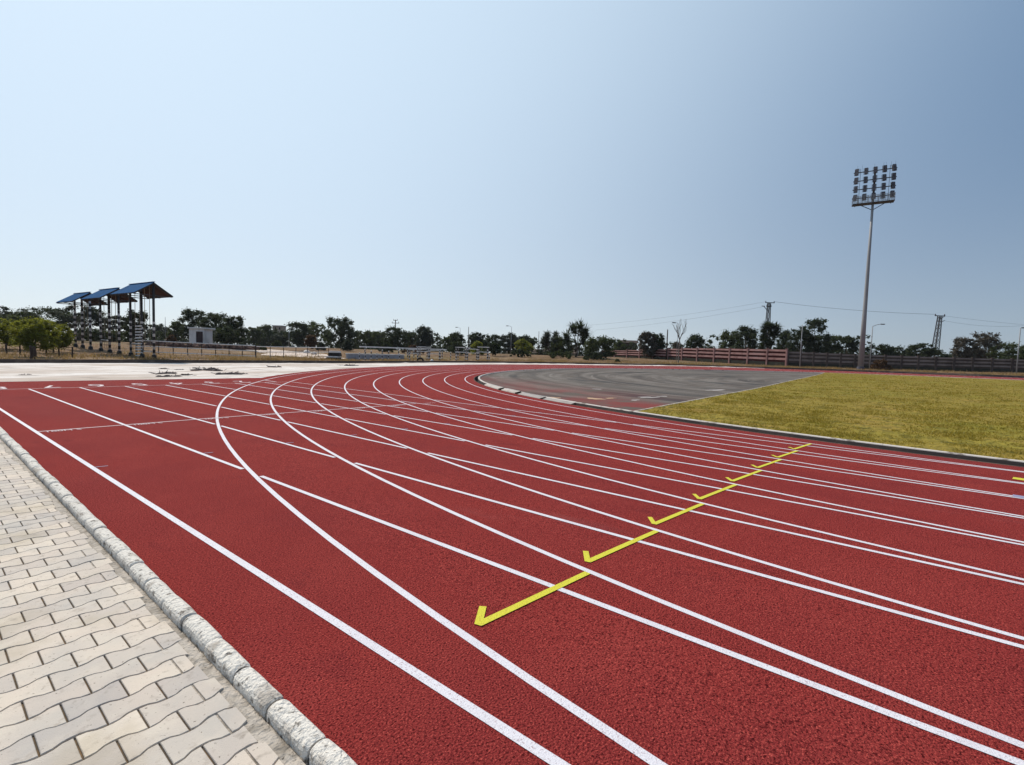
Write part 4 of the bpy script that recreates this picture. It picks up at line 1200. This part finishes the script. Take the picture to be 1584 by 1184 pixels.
TREES = [
 ('acacia', -6, 470, 44, 74, 'leaf_grey', 'feathery grey acacia cut by the left edge of the picture', {}),
 ('acacia', 62, 471, 112, 76, 'leaf_dark', 'broad dark flat topped acacia rising behind the yellow green trees at far left', dict(n=8000, crown=.8)),
 ('acacia', 28, 486, 60, 66, 'leaf_mid', 'olive tree between the left edge acacia and the broad flat topped one', dict(crown=.85)),
 ('round', 10, 496, 64, 40, 'leaf_bright', 'yellow green young tree at the left edge of the lawnside row', dict(crown=.84, n=6000)),
 ('round', 52, 493, 58, 35, 'leaf_bright', 'yellow green young tree above the pair of dark trunks', dict(crown=.80, n=6000)),
 ('round', 83, 498, 46, 40, 'leaf_bright', 'yellow green young tree just left of the first striped tower post', dict(crown=.84, n=5500)),
 ('acacia', 124, 469, 72, 72, 'leaf_grey', 'dark feathery tree filling the gap behind the farthest left tower', dict(n=7000, crown=.85)),
 ('round', 140, 508, 60, 64, 'leaf_dark', 'low dark tree behind the posts of the farthest left tower', dict(crown=.85)),
 ('acacia', 182, 486, 44, 70, 'leaf_grey', 'grey green tree behind the posts of the middle tower', dict(crown=.85)),
 ('round', 172, 512, 46, 66, 'leaf_mid', 'low olive tree at the foot of the middle tower', dict(crown=.85)),
 ('loose', 212, 481, 40, 62, 'leaf_dark', 'ragged dark tree right behind the striped ladder', dict(crown=.88, n=4500)),
 ('round', 246, 501, 34, 130, 'leaf_grey', 'small hazy tree right of the nearest tower', dict(crown=.85)),
 ('loose', 272, 498, 26, 105, 'leaf_mid', 'small olive tree left of the tall dark trees by the booth', dict(crown=.85)),
 ('round', 298, 478, 44, 92, 'leaf_dark', 'tall dark rounded tree behind the left of the white booth', dict(crown=.84, n=5000)),
 ('round', 336, 484, 46, 84, 'leaf_dark', 'dark wide tree right behind the white booth', dict(crown=.9, n=5000)),
 ('loose', 366, 490, 36, 82, 'leaf_dark', 'dark ragged tree at the right end of the clump by the booth', dict(crown=.9, n=4500)),
 ('round', 352, 506, 44, 74, 'leaf_dark', 'low dark tree beside the booth door', dict(crown=.92)),
 ('loose', 392, 507, 26, 130, 'leaf_mid', 'low olive tree just right of the booth clump', dict(crown=.85)),
 ('round', 411, 503, 28, 140, 'leaf_mid', 'olive tree left of the small tan building', dict(crown=.85)),
 ('round', 433, 515, 34, 135, 'leaf_grey', 'grey green tree in front of the small tan building', dict(crown=.88)),
 ('round', 463, 499, 42, 118, 'leaf_dark', 'dark domed tree right of the small tan building', dict(crown=.92, n=5000)),
 ('acacia', 487, 497, 56, 130, 'leaf_mid', 'wide flat crowned tree behind the dark domed tree', dict(crown=.8)),
 ('loose', 527, 492, 54, 112, 'leaf_dark', 'tallest dark tree left of the power pole', dict(crown=.92, n=6000)),
 ('round', 562, 511, 36, 125, 'leaf_mid', 'middling olive tree right of the tallest dark tree', dict(crown=.9)),
 ('round', 585, 512, 30, 135, 'leaf_mid', 'olive tree left of the tree with the power pole', dict(crown=.9)),
 ('round', 610, 505, 42, 105, 'leaf_dark', 'dark spreading tree with the power pole rising behind it', dict(crown=.92, n=4600)),
 ('round', 636, 514, 28, 120, 'leaf_dark', 'low dark tree just right of the power pole tree', dict(crown=.9)),
 ('round', 657, 505, 30, 118, 'leaf_grey', 'tall round grey green tree left of the short slim pole', dict(crown=.9)),
 ('round', 704, 514, 28, 122, 'leaf_dark', 'rounded dark tree between the two slim poles', dict(crown=.9)),
 ('loose', 690, 521, 18, 100, 'leaf_mid', 'sparse twiggy sapling left of the rounded dark tree', dict(crown=.9, n=700)),
 ('round', 739, 513, 28, 122, 'leaf_dark', 'dark tree just right of the slim dark pole', dict(crown=.9)),
 ('round', 762, 518, 30, 128, 'leaf_dark', 'low dark tree in the middle of the horizon', dict(crown=.9)),
 ('round', 787, 515, 28, 130, 'leaf_grey', 'grey green tree under the street light with the left arm', dict(crown=.9)),
 ('round', 811, 519, 36, 130, 'leaf_dark', 'low dark tree left of the slim pole by the palms', dict(crown=.9)),
 ('bush', 808, 525, 40, 112, 'leaf_bright', 'bright green bush at the foot of the trees left of the palms', gb()),
 ('bush', 738, 527, 22, 95, 'leaf_bright', 'small bright green bush behind the striped beam frames', gb(1500)),
 ('palm', 850, 512, 38, 108, 'leaf_grey', 'shorter clump of grey green palms beside the slim dark pole', dict(name='palm', crown=.9, n=3000)),
 ('palm', 890, 498, 50, 104, 'leaf_dark', 'taller clump of dark palms behind the pale pole', dict(name='palm', crown=.9, n=4500)),
 ('round', 868, 522, 44, 106, 'leaf_mid', 'low olive growth between the two palm clumps', dict(crown=.95)),
 ('round', 928, 520, 52, 96, 'leaf_mid', 'wide low green tree just right of the palms', dict(crown=.9, n=5000)),
 ('bush', 958, 527, 34, 125, 'leaf_mid', 'olive bush left of the dark roofed hut', gb()),
 ('round', 1000, 512, 26, 108, 'leaf_brown', 'left and taller lobe of the two lobed round tree', dict(crown=.9, n=4000)),
 ('round', 1016, 515, 20, 108, 'leaf_dark', 'right and smaller lobe of the two lobed round tree', dict(crown=.9)),
 ('bush', 1043, 528, 26, 112, 'leaf_brown', 'brownish bush at the foot of the bare tree', gb()),
 ('round', 1074, 518, 32, 115, 'leaf_dark', 'small dark dome of a tree right of the bare tree', dict(crown=.92)),
 ('round', 1128, 510, 36, 112, 'leaf_mid', 'olive tree above the pink wall, left of the spiky tree', dict(crown=.92)),
 ('round', 1152, 503, 38, 106, 'leaf_dark', 'dark tree above the pink wall just left of the spiky tree', dict(crown=.92, n=4600)),
 ('spiky', 1188, 496, 38, 100, 'leaf_dark', 'spiky dark tree with the lattice pylon above it', dict(crown=.95, n=6000)),
 ('loose', 1210, 511, 26, 108, 'leaf_dark', 'lower dark tree right of the spiky tree', dict(crown=.92)),
 ('round', 1236, 502, 34, 104, 'leaf_dark', 'dark tree behind the plain slim pole', dict(crown=.9, n=4000)),
 ('loose', 1261, 493, 40, 104, 'leaf_dark', 'tallest dark tree above the wall, left of the floodlight mast', dict(crown=.9, n=5200)),
 ('loose', 1285, 520, 30, 112, 'leaf_mid', 'lower olive tree between the tallest dark tree and the mast', dict(crown=.9)),
 ('loose', 1308, 521, 34, 108, 'leaf_dark', 'dark tree just left of the foot of the floodlight mast', dict(crown=.9)),
 ('round', 1354, 532, 40, 104, 'leaf_dark', 'dark tree behind the street light right of the mast', dict(crown=.92)),
 ('round', 1387, 537, 42, 104, 'leaf_dark', 'low dark domed tree left of the leaning pylon', dict(crown=.92)),
 ('acacia', 1424, 529, 46, 104, 'leaf_dark', 'layered dark tree at the foot of the leaning pylon', dict(crown=.8, n=4200)),
 ('bush', 1460, 547, 40, 112, 'leaf_dark', 'low dark scrub right of the leaning pylon', gb()),
 ('loose', 1490, 524, 36, 98, 'leaf_brown', 'shorter brownish bare looking tree right of the leaning pylon', dict(crown=.86, n=3200)),
 ('loose', 1521, 514, 44, 97, 'leaf_brown', 'tallest brownish bare looking tree near the right edge', dict(crown=.88, n=4200)),
 ('bush', 1506, 540, 76, 106, 'leaf_grey', 'grey scrub under the brownish bare looking trees', gb()),
 ('round', 1566, 531, 58, 92, 'leaf_mid', 'green tree at the right edge behind the last street light', dict(crown=.92, n=5000)),
 ('bush', 482, 518, 26, 84, 'leaf_rust', 'purplish brown bush in front of the dark domed tree', gb()),
 ('bush', 497, 530, 16, 78, 'leaf_grey', 'pale grey shrub left of the stacked black and white block', gb(1200)),
 ('bush', 265, 519, 16, 74, 'leaf_rust', 'small brown bush left of the white booth', gb(1200)),
 ('bush', 538, 526, 22, 80, 'leaf_grey', 'grey green shrub behind the low grey wall', gb(1500)),
 ('bush', 1363, 556, 34, 77, 'leaf_rust', 'round rusty dry bush right beside the foot of the floodlight mast', gb(3000)),
 ('bush', 428, 527, 18, 90, 'leaf_mid', 'olive shrub behind the right end of the white rail fence', gb(1500)),
 ('bush', 405, 536, 20, 66, 'leaf_mid', 'low yellowish shrub behind the white rail fence', gb(1200)),
 ('bush', 706, 527, 36, 90, 'leaf_dark', 'dark bush behind the left frame of the right hand striped cluster', gb()),
 ('bush', 762, 530, 34, 92, 'leaf_dark', 'dark bush right of the tallest striped barrier frame', gb()),
 ('bush', 640, 534, 44, 84, 'leaf_rust', 'brown bush behind the left hand striped cluster', gb()),
 ('bush', 596, 531, 30, 86, 'leaf_dark', 'dark low bush behind the middle of the white beam', gb(1600)),
 ('bush', 803, 541, 46, 92, 'leaf_dark', 'low dark bush in front of the left end of the dull brown wall', gb()),
 ('bush', 868, 542, 54, 92, 'leaf_mid', 'low olive bush in front of the dull brown wall', gb()),
 ('bush', 918, 545, 40, 90, 'leaf_dark', 'dark low bush at the left end of the pink wall', gb()),
 ('bush', 955, 557, 9, 84, 'leaf_mid', 'tiny dark green shrub on the dry verge before the pink wall', gb(500)),
]
trees(TREES)
for px, q in ((30, 0),): pass
# thick background growth closing the horizon behind the named trees
def hedge(name, pts, label, leaf, seed, n=7000):
    """a long uneven strip of far scrub seen as one mass"""
    r_ = np.random.default_rng(seed); Vs = []
    for (px0, px1, top, dep) in pts:
        for q in range(int((px1 - px0) / 5) + 1):
            px = px0 + 5 * q + r_.uniform(-2, 2); d_ = dep + r_.uniform(-6, 6)
            Bp = base_at(px, d_); h = max(0.8, float(px_point(px, top + r_.uniform(-3, 3), d_)[2]) - Bp[2]); w = 8 * d_ / FPX
            cen = np.array([[r_.uniform(-w, w) * .6, r_.uniform(-w, w), h * f] for f in (0.04, 0.2, .45, .7, .88)]); rad = np.array([w * .6, w * .6, w * .6, w * .5, w * .4])
            Vs.append(leaves(cen, rad, 260, 0.0021 * d_, int(r_.integers(1e6)), 1.0, .6) + Bp)
    V = np.vstack(Vs)
    return tag(link(name, np_mesh(name, V, np.arange(len(V)).reshape(-1, 4)), M[leaf]), label, 'scrub', kind='stuff')
hedge('far_scrub', [(-20, 250, 514, 95), (240, 420, 508, 140), (400, 560, 512, 140), (550, 680, 514, 140), (660, 870, 522, 150)], 'far dark scrub filling the gaps under the tree row', 'leaf_dark', 5)
hedge('far_scrub', [(850, 960, 526, 140), (940, 1100, 531, 140), (1090, 1340, 518, 122), (1320, 1600, 544, 118)], 'far dark scrub showing just above the boundary walls', 'leaf_dark', 6)

# bare tree
Bp = base_at(1049, 84); h = float(px_point(1057, 493, 84)[2]) - Bp[2]
bt = thing('bare_tree', Bp, 'leafless pale tree with a forked top in front of the pink wall', 'tree', 'trees around the ground')
mb = MB(); r_ = random.Random(9)
hr3 = Vector((_cy, -_sy, 0))
mb.tube([(0, 0, -.3), (0, 0, h * .3), hr3 * 0.05 + Vector((0, 0, h * .55))], [0.11, 0.09, 0.08], 7); mb.build('trunk', mat('pale_bark', (0.20, 0.17, 0.15), 0.9, 0.1), bt)
mb = MB()
def limb(p, d, ln, r, lev):
    e = p + d * ln; m_ = p + d * ln * .5 + Vector((r_.uniform(-.1, .1), r_.uniform(-.1, .1), 0)) * ln
    mb.tube([p, m_, e], [r, r * .8, r * .55], 5, True)
    if lev:
        for q in range(3):
            nd = (d + Vector((r_.uniform(-.55, .55), r_.uniform(-.55, .55), r_.uniform(0, .5)))).normalized()
            limb(e if q else m_, nd, ln * .62, r * .55, lev - 1)
for s, ln in ((-.55, .24), (-.2, .26), (.3, .30), (.6, .24), (.08, .3)):
    limb(hr3 * 0.05 + Vector((0, 0, h * .52)), (hr3 * s * .8 + Vector((0, r_.uniform(-.2, .2), 1))).normalized(), h * ln * .8, 0.06, 2)
mb.build('branches', M['bark'], bt)

# ------------------------------------------------------------------ rail fence
def fence_run(px0, d0, px1, d1, n, label, m_rail, m_post, rails, post_w=0.06, h=1.25, name='rail_fence', jit=0.0, rail_r=0.038):
    A = base_at(px0, d0); B = base_at(px1, d1)
    t = thing(name, A, label, 'fence', rz=0)
    r_ = random.Random(int(px0)); pts = []
    for q in range(n + 1):
        xy = A + (B - A) * q / n; xy[2] = float(zout(xy[0], xy[1])[0]); pts.append(xy - A)
    for q in pts:
        mb = MB(); hh = h * (1 + r_.uniform(-jit, jit)); lx = r_.uniform(-jit, jit) * .3
        mb.tube([(q[0], q[1], q[2] - .3), (q[0] + lx, q[1] + lx, q[2] + hh)], post_w, 6); mb.build('post', m_post, t)
    for z in rails:
        mb = MB()
        for a, b in zip(pts[:-1], pts[1:]): mb.tube([a + [0, 0, z], b + [0, 0, z]], rail_r, 6)
        mb.build('rail', m_rail, t)
    return t
fence_run(222, 46.5, 395, 50.5, 8, 'white three rail pipe fence right of the nearest tower', M['white_pipe'], M['dark_wood'], (1.22, 0.68, 0.16), 0.04, rail_r=0.05)
fence_run(396, 49, 508, 60, 6, 'thin white two rail fence leading to the stacked black and white block', M['white_pipe'], M['dark_wood'], (1.2, 0.65), 0.035, rail_r=0.042)
fence_run(-30, 36.5, 112, 36.5, 7, 'dark post and wire fence under the yellow green trees', M['dark_wood'], M['dark_wood'], (0.74, 0.36), 0.05, 0.85, 'post_fence', 0.12, 0.02)
for q, (px, top, dep, lab) in enumerate([(48.5, 536, 32.6, 'left one of the two thick dark posts at far left'), (54, 537, 32.4, 'right one of the two thick dark posts at far left')]):
    Bp = base_at(px, dep); h = float(px_point(px, top, dep)[2]) - Bp[2]
    t = thing('wooden_post', Bp, lab, 'post', 'pair of dark posts')
    mb = MB(); mb.tube([(0, 0, -.3), (0.02, 0, h * .5), (-0.03, 0, h)], [0.085, 0.08, 0.075], 8); mb.build('shaft', M['dark_wood'], t)
    mb = MB(); mb.tube([(-0.03, 0, h + .002), (-0.03, 0, h + .05)], [0.08, 0.06], 8); mb.build('top_cap', M['black_paint'], t)

# ------------------------------------------------------------------ obstacle course
Bp = base_at(516.5, kdepth(516.5) + 4)
t = thing('vaulting_block', Bp, 'stacked black and white vaulting block with a white cap, left of the low grey wall', 'vaulting block', rz=-YAW)
for q, (w, d, z0, z1, m) in enumerate([(1.35, 1.0, -.2, .28, 'black_paint'), (1.30, .95, .285, .42, 'white_pipe'), (1.2, .9, .425, .66, 'black_paint'), (1.1, .85, .665, .80, 'black_paint'), (1.0, .9, .805, 1.0, 'white_paint')]):
    mb = MB(); mb.box((0.0 if q < 2 else 0.12, 0, (z0 + z1) / 2), (w, d, z1 - z0)); mb.build('cap' if q == 4 else 'tier', M[m], t)
A = base_at(536, kdepth(536) + 5); B = base_at(624, kdepth(624) + 5)
t = thing('low_wall', A, 'long low grey wall with a white coping on the dry verge', 'wall')
ang = math.atan2(B[1] - A[1], B[0] - A[0]); L_ = math.hypot(B[0] - A[0], B[1] - A[1])
t.rotation_euler = (0, 0, ang)
mb = MB(); mb.box((L_ / 2, 0, .2), (L_, .3, .9)); mb.build('wall_face', M['grey_wall'], t)
mb = MB(); mb.box((L_ / 2, 0, .70), (L_ + .1, .4, .10)); mb.build('coping', M['white_paint'], t)
A = base_at(556, kdepth(556) + 9); B = base_at(690, kdepth(690) + 9)
t = thing('balance_beam', A, 'long white balance beam on short posts above the low grey wall', 'balance beam')
ang = math.atan2(B[1] - A[1], B[0] - A[0]); L_ = math.hypot(B[0] - A[0], B[1] - A[1]); t.rotation_euler = (0, 0, ang)
mb = MB(); mb.box((L_ / 2, 0, 1.48), (L_, .16, .16)); mb.build('beam', M['white_paint'], t)
for q in range(6):
    mb = MB(); mb.tube([(L_ * (q + .3) / 5.6, 0, -.3), (L_ * (q + .3) / 5.6, 0, 1.39)], 0.07, 8); mb.build('leg', M['stripe'], t)
# striped post frames
FR = [ (640, 52, 1.0, 9, 'striped barrier frame at the left end of the striped cluster by the tyre'),
       (655, 53.5, 1.25, 9, 'striped barrier frame directly behind the half buried tyre'),
       (672, 52, 0.95, 9, 'striped barrier frame just right of the half buried tyre'),
       (714, 51, 1.35, 10, 'striped barrier frame at the left of the right hand cluster'),
       (730, 53, 1.2, 9, 'striped barrier frame in the middle of the right hand cluster'),
       (747, 51.5, 1.45, 12, 'tallest striped barrier frame at the right end of the right hand cluster')]
proto = None
for (px, dep, h, wpx, lab) in FR:
    h *= 1.42; Bp = base_at(px, kdepth(px) + 5 + 1.2 * (dep - 52))
    t = thing('barrier_frame', Bp, lab, 'barrier', 'striped barrier frames of the obstacle course', rz=-YAW + random.uniform(-.25, .25))
    for s in (-1, 1):
        for d in (-.5, .5):
            mb = MB(); mb.tube([(0, 0, -.3), (0, 0, h)], 0.065, 8); o = mb.build('post', M['stripe'], t); o.location = (s * .7, d * 1.0, 0)
    for z in (h - .05, h * .62):
        for d in (-.5, .5):
            mb = MB(); mb.bar((-.85, d, z), (.85, d, z), 0.085); mb.build('rail', M['white_pipe'], t)
    mb = MB()
    for s in (-1, 1): mb.bar((s * .7, -.5, h * .3), (s * .7, .5, h * .85), 0.06)
    mb.build('brace', M['dark_wood'], t)
# short striped posts in front of the low wall and between the frames
SP = [(556, 48.5), (565, 48.7), (574, 49), (583, 49.3), (591, 49.6), (601, 50), (618, 50), (633, 49.5), (646, 50.5), (663, 50.5), (681, 50), (697, 51), (706, 49.5), (722, 49), (739, 49.5), (757, 49.5)]
for q, (px, dep) in enumerate(SP):
    Bp = base_at(px, kdepth(px) + 2.6 + 1.5 * (dep - 49.5) * (px > 620))
    t = thing('marker_post', Bp, 'banded marker post, %s' % (
        ['left end of the low grey wall', 'second along the low grey wall', 'third along the low grey wall', 'fourth along the low grey wall', 'fifth along the low grey wall', 'sixth along the low grey wall',
         'past the right end of the low wall', 'left of the first striped frame', 'between the first two striped frames', 'above the half buried tyre', 'right of the third striped frame',
         'in the gap between the two clusters', 'left edge of the right hand cluster', 'second in the right hand cluster', 'third in the right hand cluster', 'right end of the right hand cluster'][q]), 'post', 'banded marker posts')
    hh = 0.85 + 0.14 * (q % 3)
    mb = MB(); mb.tube([(0, 0, -.3), (0, 0, hh)], 0.06, 8); mb.build('shaft', M['stripe'], t)
    mb = MB(); mb.tube([(0, 0, hh + .002), (0, 0, hh + .04)], [0.065, 0.04], 8); mb.build('top_cap', M['white_pipe'], t)
# half buried tyre
Bp = base_at(650, kdepth(650) + 1.2)
t = thing('tyre', Bp, 'half buried black tyre standing on the dry verge by the curb', 'tyre', rz=-YAW)
mb = MB(); n = 20; vs, fs = [], []
for a in range(n + 1):
    th = math.pi * a / n
    for b in range(10):
        ph = 2 * math.pi * b / 10; R = 0.38 + 0.11 * math.cos(ph)
        vs.append((R * math.cos(th), 0.11 * math.sin(ph), R * math.sin(th) - 0.04))
for a in range(n):
    for b in range(10): fs.append((a * 10 + b, (a + 1) * 10 + b, (a + 1) * 10 + (b + 1) % 10, a * 10 + (b + 1) % 10))
mb.add(vs, fs); mb.build('tread', M['rubber'], t, True)
Bp = base_at(668, kdepth(668) + 0.5)
mb = MB(); r_ = random.Random(2)
def lump(mb, c, rx, ry, rz_, seed, n=9, m=6):
    r_ = np.random.default_rng(seed); vs = [(c[0], c[1], c[2] + rz_)]; fs = []
    for a in range(1, m):
        for b in range(n):
            th = math.pi / 2 * a / (m - 1); ph = 2 * math.pi * b / n; s = 1 + r_.normal(0, .16)
            vs.append((c[0] + rx * s * math.sin(th) * math.cos(ph), c[1] + ry * s * math.sin(th) * math.sin(ph), c[2] + rz_ * math.cos(th) * (1 + r_.normal(0, .12)) - (.02 if a == m - 1 else 0)))
    fs += [(0, 1 + b, 1 + (b + 1) % n) for b in range(n)]
    for a in range(m - 2):
        for b in range(n):
            q = 1 + a * n; fs.append((q + b, q + n + b, q + n + (b + 1) % n, q + (b + 1) % n))
    return mb.add(vs, fs)
lump(mb, (0, 0, 0), .22, .16, .22, 4)
o = mb.build('white_sack', M['white_paint'], None, True); o.location = tuple(Bp); tag(o, 'small crumpled white sack on the curb right of the tyre', 'sack')
# debris on the white strip
DB = [(252, 571, .9, 'lone small dark clod on the white strip left of the debris', 1), (277, 572, .6, 'tiny dark scrap between the lone clod and the main debris', 2),
      (255, 579, 1.6, 'flat dark debris heap nearest the track at the left of the scatter', 3), (262, 583, 1.2, 'greyish rubble right at the track edge below the left heap', 4),
      (289, 581.5, 1.3, 'dark debris heap in the middle of the scatter', 5), (305, 570.5, 1.1, 'upright dark brushwood at the top left of the main scatter', 6),
      (322, 573.5, 2.2, 'largest dark brushwood heap in the white strip scatter', 7), (337, 573.5, 1.0, 'dark brushwood tuft right of the largest heap', 8),
      (355, 579.5, 1.5, 'blackest debris heap at the right of the scatter near the track', 9), (372, 579, 1.3, 'thin dark debris trailing right from the blackest heap', 10),
      (423, 568, 1.4, 'small dark mound on the narrowing white strip left of centre', 11), (543, 566, 1.8, 'grey rubble pile on the thin end of the white strip', 12),
      (527, 565.5, .8, 'pinkish clod left of the grey rubble pile', 13), (36, 580, .6, 'small brown clod on the white strip at far left', 14)]
for (px, py, s, lab, sd_) in DB:
    s *= 0.72
    d = 40.0
    P_ = px_point(px, py, 1.0) - CAM; tt = (0.03 + 0.0 - CAM[2]) / P_[2]; P_ = CAM + P_ * tt
    P_[2] = float(rise(P_[0])) + 0.005
    r_ = np.random.default_rng(sd_); mb = MB()
    for q in range(7):
        lump(mb, (r_.normal(0, .16) * s + (q - 3) * .1 * s, r_.normal(0, .06) * s, 0), s * r_.uniform(.12, .26), s * r_.uniform(.12, .24), s * r_.uniform(.05, .12), sd_ * 20 + q)
    for q in range(22):
        a = Vector((r_.normal(0, .2) * s, r_.normal(0, .08) * s, 0.03 * s)); b = a + Vector((r_.normal(0, .16), r_.normal(0, .12), abs(r_.normal(.05, .05)))) * s
        mb.tube([a, b], 0.008 + .004 * s, 4)
    o = mb.build('debris_pile', M['debris'], None); o.location = tuple(P_)
    tag(o, lab, 'debris', 'debris scattered on the white strip')
# low rubble bank behind the fence
for q, (px0, px1, dep, lab) in enumerate([(228, 330, 60, 'reddish brown rubble bank behind the left half of the white rail fence'), (322, 392, 63, 'reddish brown rubble bank below the dark clump beside the booth')]):
    A = base_at(px0, dep); B = base_at(px1, dep + 2); mb = MB(); r_ = np.random.default_rng(q)
    for k in range(70):
        f_ = r_.random(); c = (B - A) * f_ + [r_.normal(0, .35), r_.normal(0, .35), 0]
        lump(mb, tuple(c), r_.uniform(.25, .6), r_.uniform(.25, .5), r_.uniform(.25, .62), int(1000 * q + k), 8, 5)
    o = mb.build('rubble_bank', mat('red_rubble', (0.13, 0.075, 0.06), 0.95, 0.1, var=[(1.5, (0.07, 0.045, 0.04), 0.45, 0.65, 5, I3)])); o.location = tuple(A); tag(o, lab, 'rubble', 'rubble banks')

# pale sandy ground seen through the fence
def ground_patch(px, dep, rx, ry, seed, m='pale_soil'):
    Bp = base_at(px, dep); r_ = np.random.default_rng(seed); n = 26; k = 7; V = []; ph = r_.uniform(0, 6.28, 3)
    for a in range(k):
        for q in range(n):
            t = 2 * math.pi * q / n; s = (a / (k - 1)) * (1 + .2 * math.sin(2 * t + ph[0]) + .16 * math.sin(3 * t + ph[1]) + .1 * math.sin(7 * t + ph[2]))
            lx, ly = rx * s * math.cos(t), ry * s * math.sin(t)
            V.append((Bp[0] + lx * _cy + ly * _sy, Bp[1] - lx * _sy + ly * _cy))
    V = np.array(V); z = zout(V[:, 0], V[:, 1]) + 0.05
    P = np.column_stack([V, z]).reshape(k, n, 3); P = np.concatenate([P, P[:, :1]], 1)
    tag(link('sand_path', grid_mesh('sand_path', P), M[m], smooth=True), kind='structure')
ground_patch(452, 62, 4.6, 5.5, 1); ground_patch(425, 66, 3.0, 3.0, 2); ground_patch(505, 58, 2.0, 2.5, 3); ground_patch(20, 52, 4.0, 1.6, 4)
M['pile_white'] = M['white_paint']
for q, (px, dep, s, lab) in enumerate([(474, 66, .55, 'left white lump on the pale sand beyond the thin fence'), (485.5, 64, .5, 'right white lump on the pale sand beyond the thin fence')]):
    Bp = base_at(px, dep); mb = MB(); lump(mb, (0, 0, 0), s, s * .7, s * .8, 70 + q)
    o = mb.build('white_heap', M['gypsum'], None, True); o.location = tuple(Bp); tag(o, lab, 'heap', 'white heaps')

# ------------------------------------------------------------------ dry grass on the verge
n = 240000
ii = rng.integers(0, len(K), n); okk = (K[ii, 1] > -40) & (K[ii, 0] > -20)
ii = ii[okk]; n = len(ii)
dd = 0.2 + rng.exponential(6.0, n); dd = np.minimum(dd, 34)
fr = rng.random(n)
Kn = np.roll(K, -1, 0)
XY = K[ii] * (1 - fr)[:, None] + Kn[ii] * fr[:, None] + KN[ii] * dd[:, None]
cl = .5 * vnoise(XY[:, 0] + 100, XY[:, 1] + 200, 2.4, 5) + .5 * vnoise(XY[:, 0] + 100, XY[:, 1] + 200, 0.8, 6)
okk = rng.random(n) < np.clip((cl - .33) * 3.2, 0, 1)
XY, dd, cl = XY[okk], dd[okk], cl[okk]; n = len(XY)
z0 = zo_d(XY[:, 0], dd) - 0.02
h = rng.uniform(.10, .36, n) * (0.4 + 1.1 * cl); wd = rng.uniform(.018, .04, n)
a_ = rng.uniform(0, 2 * math.pi, n); ln = rng.normal(0, .45, (n, 2)) * h[:, None]
V = np.zeros((n, 3, 3))
V[:, 0] = np.stack([XY[:, 0] - np.cos(a_) * wd, XY[:, 1] - np.sin(a_) * wd, z0], -1)
V[:, 1] = np.stack([XY[:, 0] + np.cos(a_) * wd, XY[:, 1] + np.sin(a_) * wd, z0], -1)
V[:, 2] = np.stack([XY[:, 0] + ln[:, 0], XY[:, 1] + ln[:, 1], z0 + h], -1)
tag(link('dry_grass', np_mesh('dry_grass', V.reshape(-1, 3), np.arange(3 * n).reshape(-1, 3)), M['straw']), 'dry straw coloured grass on the verge beyond the curb', 'dry grass', kind='stuff')

# ------------------------------------------------------------------ hazy air
hm = bpy.data.materials.new('haze_air'); hm.use_nodes = True
hn = hm.node_tree.nodes; hn.remove(hn['Principled BSDF'])
pv_ = hn.new('ShaderNodeVolumePrincipled'); pv_.inputs['Color'].default_value = (0.82, 0.88, 0.95, 1)
pv_.inputs['Density'].default_value = 0.00012; pv_.inputs['Anisotropy'].default_value = 0.3
hm.node_tree.links.new(pv_.outputs[0], hn['Material Output'].inputs['Volume'])
mb = MB(); mb.box((150, 130, 24), (900, 900, 51)); tag(mb.build('haze', hm), kind='stuff')
